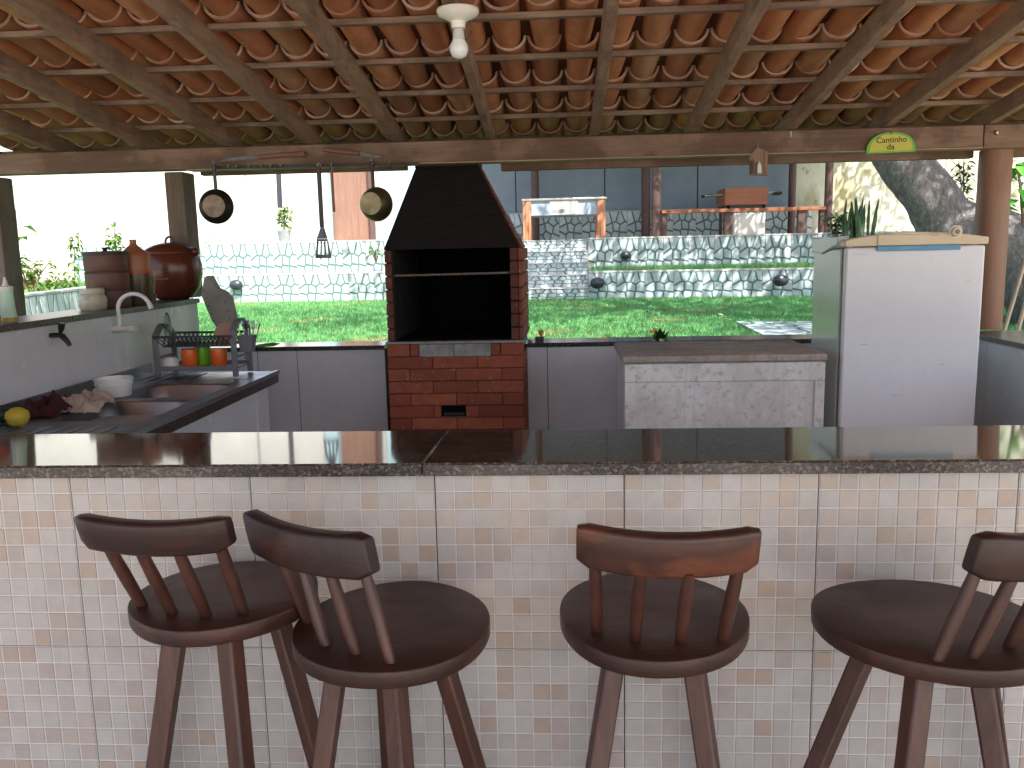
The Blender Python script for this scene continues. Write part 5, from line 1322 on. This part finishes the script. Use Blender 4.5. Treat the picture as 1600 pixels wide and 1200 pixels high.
# crown: leaf clusters
def leaf_cloud(centers, per, size, spread, rng):
    C_ = np.repeat(np.array(centers), per, 0); N = len(C_)
    C_ = C_ + rng.normal(0, 1, (N, 3))*np.array(spread)
    a = rng.uniform(0, 2*np.pi, N); tilt = rng.normal(0, .55, N)
    u = np.stack([np.cos(a)*np.cos(tilt), np.sin(a)*np.cos(tilt), np.sin(tilt)], 1)
    r = rng.normal(0, 1, (N, 3)); v = np.cross(u, r*np.array([.4, .4, 1.])); v /= np.linalg.norm(v, axis=1)[:, None]
    s = size*rng.uniform(.6, 1.25, N)[:, None]
    P = np.stack([C_-u*s, C_-v*s*.38, C_+u*s, C_+v*s*.38], 1).reshape(-1, 3)
    return P, N
def np_mesh(name, P, N, k, mat, parent=None, loc=(0, 0, 0), kind=None, col=None):
    org = worldloc(parent) if parent else Vector(loc)
    me = bpy.data.meshes.new(name); P = P-np.array(org)
    me.vertices.add(len(P)); me.vertices.foreach_set('co', P.astype(np.float32).ravel())
    me.loops.add(N*k); me.loops.foreach_set('vertex_index', np.arange(N*k, dtype=np.int32))
    me.polygons.add(N); me.polygons.foreach_set('loop_start', np.arange(0, N*k, k, dtype=np.int32)); me.polygons.foreach_set('loop_total', np.full(N, k, dtype=np.int32))
    if col is not None:
        ca = me.color_attributes.new('col', 'FLOAT_COLOR', 'POINT'); ca.data.foreach_set('color', np.concatenate([col, np.ones((len(col), 1))], 1).astype(np.float32).ravel())
    me.update(); me.validate(); me.materials.append(MT[mat])
    o = bpy.data.objects.new(name, me); COL.objects.link(o)
    if parent: o.parent = parent
    else: o.location = org
    if kind: o['kind'] = kind
    return o
rng = np.random.default_rng(5)
cents = []
for _ in range(470):
    x = rng.uniform(-6.2, 8.8); y = rng.uniform(1.8, 13.8); z = rng.uniform(4.6, 7.2)
    if x < -2.0 - .0*y and y > 9.2: continue                         # open towards the far left: those walls are sunlit
    cents.append((x, y, z))
for _ in range(330): cents.append((rng.uniform(1.2, 11), rng.uniform(9.5, 17.5), rng.uniform(4.8, 7.2)))
for _ in range(110): cents.append((rng.uniform(3.2, 7.5), rng.uniform(4.2, 8.6), rng.uniform(4.6, 6.2)))
P, N = leaf_cloud(cents, 46, .105, (.42, .42, .2), rng)
np_mesh('crown', P, N, 4, 'leaf', tr, kind='stuff')

# ================================================================ GARDEN PLANTS
def leafy(name, label, base_, h, w_, n, mat, leaf=.12, cat='plant', group=None, stems=4, pot=None, seed=1, droop=.3):
    r = random.Random(seed); t = thing(name, label, cat, base_, group); base_ = Vector(base_)
    z0 = 0
    if pot:
        pr, ph, pm = pot; z0 = ph
        MB().lathe([(0, 0), (pr*.75, 0), (pr, ph), (pr*.9, ph), (pr*.85, ph-.02), (0, ph-.02)], base_, 18).build('pot', pm, t, smooth=40)
    tips = []
    mb = MB()
    for s_ in range(stems):
        a = r.uniform(0, 6.28); tip = base_+Vector((math.cos(a)*w_*r.uniform(.2, .8), math.sin(a)*w_*r.uniform(.2, .8), z0+h*r.uniform(.7, 1)))
        b = base_+Vector((0, 0, z0-.02)); m = b.lerp(tip, .5)+Vector((0, 0, h*.1)); mb.tube([b, m, tip], [.012, .009, .004], 6); tips.append((b, m, tip))
    mb.build('stem', 'darkpost', t)
    mb = MB()
    for i in range(n):
        b, m, tip = r.choice(tips); f = r.uniform(.15, 1); q = (b.lerp(m, f*2) if f < .5 else m.lerp(tip, f*2-1))
        a = r.uniform(0, 6.28); e = r.uniform(-.4, .7); d = Vector((math.cos(a)*math.cos(e), math.sin(a)*math.cos(e), math.sin(e))); L = leaf*r.uniform(.6, 1.3)
        s_ = d.cross(Vector((r.uniform(-.4, .4), r.uniform(-.4, .4), 1))).normalized()*L*.22
        q = q + d*w_*.15; m1 = q+d*L*.5+Vector((0, 0, L*.08)); e1 = q+d*L-Vector((0, 0, L*droop))
        k = mb.pts([q, m1-s_, m1, m1+s_, e1]); mb.face([k, k+1, k+2]); mb.face([k, k+2, k+3]); mb.face([k+1, k+4, k+2]); mb.face([k+2, k+4, k+3])
    mb.build('foliage', mat, t, kind='stuff', recalc=False)
    return t
p = PY(445, 380, 16.4); leafy('potted_shrub', 'leafy shrub in a grey pot on the upper left wall', (p.x, 16.4, 1.692), .42, .25, 150, 'leafy', .13, pot=(.13, .22, 'potgrey'), seed=4)
def gp(px, pyb, Y, *a, **k): q = PY(px, pyb, Y); return leafy(k.pop('name', 'garden_plant'), k.pop('label'), (q.x, Y, q.z), *a, **k)
gp(48, 462, 10.0, .55, .35, 130, 'leafy', .12, label='tangled bush above the stone side wall at the left post', seed=11)
gp(78, 458, 11.0, .22, .35, 110, 'leafy', .12, label='low spreading green plant beside the red flower pot', seed=12)
gp(105, 458, 11.5, .20, .3, 90, 'leafy', .11, label='low yellowish plant on the side wall next to the jar', seed=13)
gp(116, 452, 12.5, .80, .14, 60, 'leafy', .11, label='slender upright plant with drooping leaves in the left opening', seed=14, stems=1, droop=.8)
gp(184, 450, 12.0, 1.0, .2, 90, 'leafy', .13, label='tall leafy plant behind the stacked clay pots', seed=15, stems=2)
gp(335, 400, 16.6, .35, .4, 60, 'leafy', .1, label='small pale bush behind the frying pan in full sun', seed=16)
gp(588, 408, 15.5, .3, .2, 60, 'leafy', .08, label='small weed on the left wall beside the barbecue', seed=17)
q = PY(50, 446, 10.2); t = leafy('potted_plant', 'red clay flower pot with sparse leaves on the left side wall', (q.x, 10.2, q.z-.03), .15, .1, 20, 'leafy', .08, pot=(.06, .1, 'terracotta'), seed=21)
q = PY(22, 335, 8.0); leafy('banana_leaf_plant', 'large bright yellow green leaf hanging beside the left post', (q.x, 8.0, q.z-.5), .55, .08, 6, 'leafy', .22, seed=22, stems=1)
# snake plants
def blades(name, label, base_, n, h, w_, mat, spread, seed, lean=.15):
    r = random.Random(seed); t = thing(name, label, 'plant', base_); base_ = Vector(base_)
    for i in range(n):
        a = r.uniform(0, 6.28); b = base_+Vector((math.cos(a)*spread*r.random(), math.sin(a)*spread*.4*r.random(), 0)); H = h*r.uniform(.55, 1)
        d = Vector((r.uniform(-lean, lean), r.uniform(-lean, lean), 1))*H; s_ = Vector((w_, 0, 0))
        mb = MB(); k = mb.pts([b-s_*.6, b+s_*.6, b+d*.5+s_+Vector((0, .01, 0)), b+d*.5-s_+Vector((0, .01, 0)), b+d*.85+s_*.6, b+d*.85-s_*.6, b+d])
        mb.face([k, k+1, k+2, k+3]); mb.face([k+3, k+2, k+4, k+5]); mb.face([k+5, k+4, k+6])
        o = mb.build('leaf', mat, t, recalc=False); so_ = o.modifiers.new('s', 'SOLIDIFY'); so_.thickness = .006
q = PY(1338, 364, 14.0); blades('snake_plant', 'dark snake plant left of the leaning trunk', (q.x, 14.0, q.z-.15), 34, .72, .026, 'leafd', .29, 3)
q = PY(1305, 362, 14.6); leafy('dark_shrub', 'dark low shrub behind the brown post near the fridge', (q.x, 14.6, q.z-.15), .45, .3, 160, 'leafd', .13, seed=31)
q = PY(1508, 345, 12.0); blades('spiky_plant', 'spiky dark plant right of the trunk before the mossy wall', (q.x, 12.0, q.z-.1), 16, .6, .018, 'leafd', .25, 5, .5)
q = PY(1505, 330, 12.6); leafy('climbing_plant', 'thin climbing plant on the mossy wall beside the round post', (q.x, 12.6, q.z-.1), .95, .25, 90, 'leafd', .12, seed=33, stems=3)
q = PY(1488, 350, 13.0); leafy('garden_plant', 'green leafy plant just right of the leaning trunk', (q.x, 13, q.z-.1), .5, .25, 60, 'leafy', .12, seed=34, stems=3)
q = PY(1590, 330, 6.6); leafy('banana_plant', 'bright green leaf hanging at the right edge beside the post', (q.x+.05, 6.6, q.z-.1), .45, .15, 24, 'leafg', .2, seed=35, stems=2)
# leaning poles at the right
for (a, b, r, lb) in (((1606, 392), (1567, 524), .011, 'pale bamboo pole leaning outside the right ledge'), ((1612, 440), (1587, 528), .012, 'darker thin pole leaning at the right edge')):
    A = PY(*a, 4.95); B = PY(*b, 4.85); d = B-A
    o = MB().tube([A-d*.3, B+d*.45], r, 10).build('leaning_pole', 'pole', loc=tuple(B), smooth=60); tag(o, lb, 'pole')

# ================================================================ GRASS
def grass(name, x0, x1, y0_, y1_, z, n, h, label):
    x = rng.uniform(x0, x1, n); y = y0_+(y1_-y0_)*rng.uniform(0, 1, n)**1.0
    a = rng.uniform(0, np.pi, n); hh = h*rng.uniform(.5, 1.2, n); wv = .0045*rng.uniform(.7, 1.5, n)
    lx = rng.normal(0, .4, n)*hh; ly = rng.normal(0, .4, n)*hh
    b = np.stack([x, y, np.full(n, z)], 1); wd = np.stack([np.cos(a)*wv, np.sin(a)*wv, 0*a], 1)
    tip = b+np.stack([lx, ly, hh], 1)
    P = np.stack([b-wd, b+wd, tip], 1).reshape(-1, 3)
    base_c = np.array([.13, .37, .125]); v = rng.uniform(.75, 1.3, n)[:, None]; c = base_c*v; 
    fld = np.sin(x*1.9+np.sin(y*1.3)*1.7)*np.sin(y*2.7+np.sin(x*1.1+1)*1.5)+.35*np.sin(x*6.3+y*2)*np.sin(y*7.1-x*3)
    patch = np.clip((fld-.72)*4, 0, 1)[:, None]; c = c*(1-patch*.75)+np.array([.34, .33, .14])*patch*.75*v  # pale patches paint sun dapples into the blades, along with dry grass
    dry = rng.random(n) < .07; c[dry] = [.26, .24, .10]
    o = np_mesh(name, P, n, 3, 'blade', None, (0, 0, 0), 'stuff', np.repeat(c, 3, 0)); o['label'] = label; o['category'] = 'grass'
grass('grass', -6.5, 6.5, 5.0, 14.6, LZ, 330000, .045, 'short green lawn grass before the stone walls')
grass('grass', -1.45 if False else .5, 8, 14.25, 15.7, 1.03, 26000, .11, 'strip of longer grass between the two right stone walls')
# fallen leaves on the lawn
for i in range(26):
    q = (rnd.uniform(-3.5, 3.2), rnd.uniform(7.5, 13.2)); a = rnd.uniform(0, 6.28)
    mb = MB(); L = rnd.uniform(.03, .06); d = Vector((math.cos(a), math.sin(a), .25)); s_ = Vector((-math.sin(a), math.cos(a), 0))*.4
    c = Vector((*q, LZ+.045)); k = mb.pts([c-d*L, c-s_*L+Vector((0, 0, .008)), c+d*L, c+s_*L]); mb.face([k, k+1, k+2]); mb.face([k, k+2, k+3])
    tag(mb.build('fallen_leaf', 'skewer', loc=tuple(c), recalc=False), 'dry brown fallen leaf lying on the lawn', 'leaf', 'dry leaves on the lawn')
for o in protos: pass
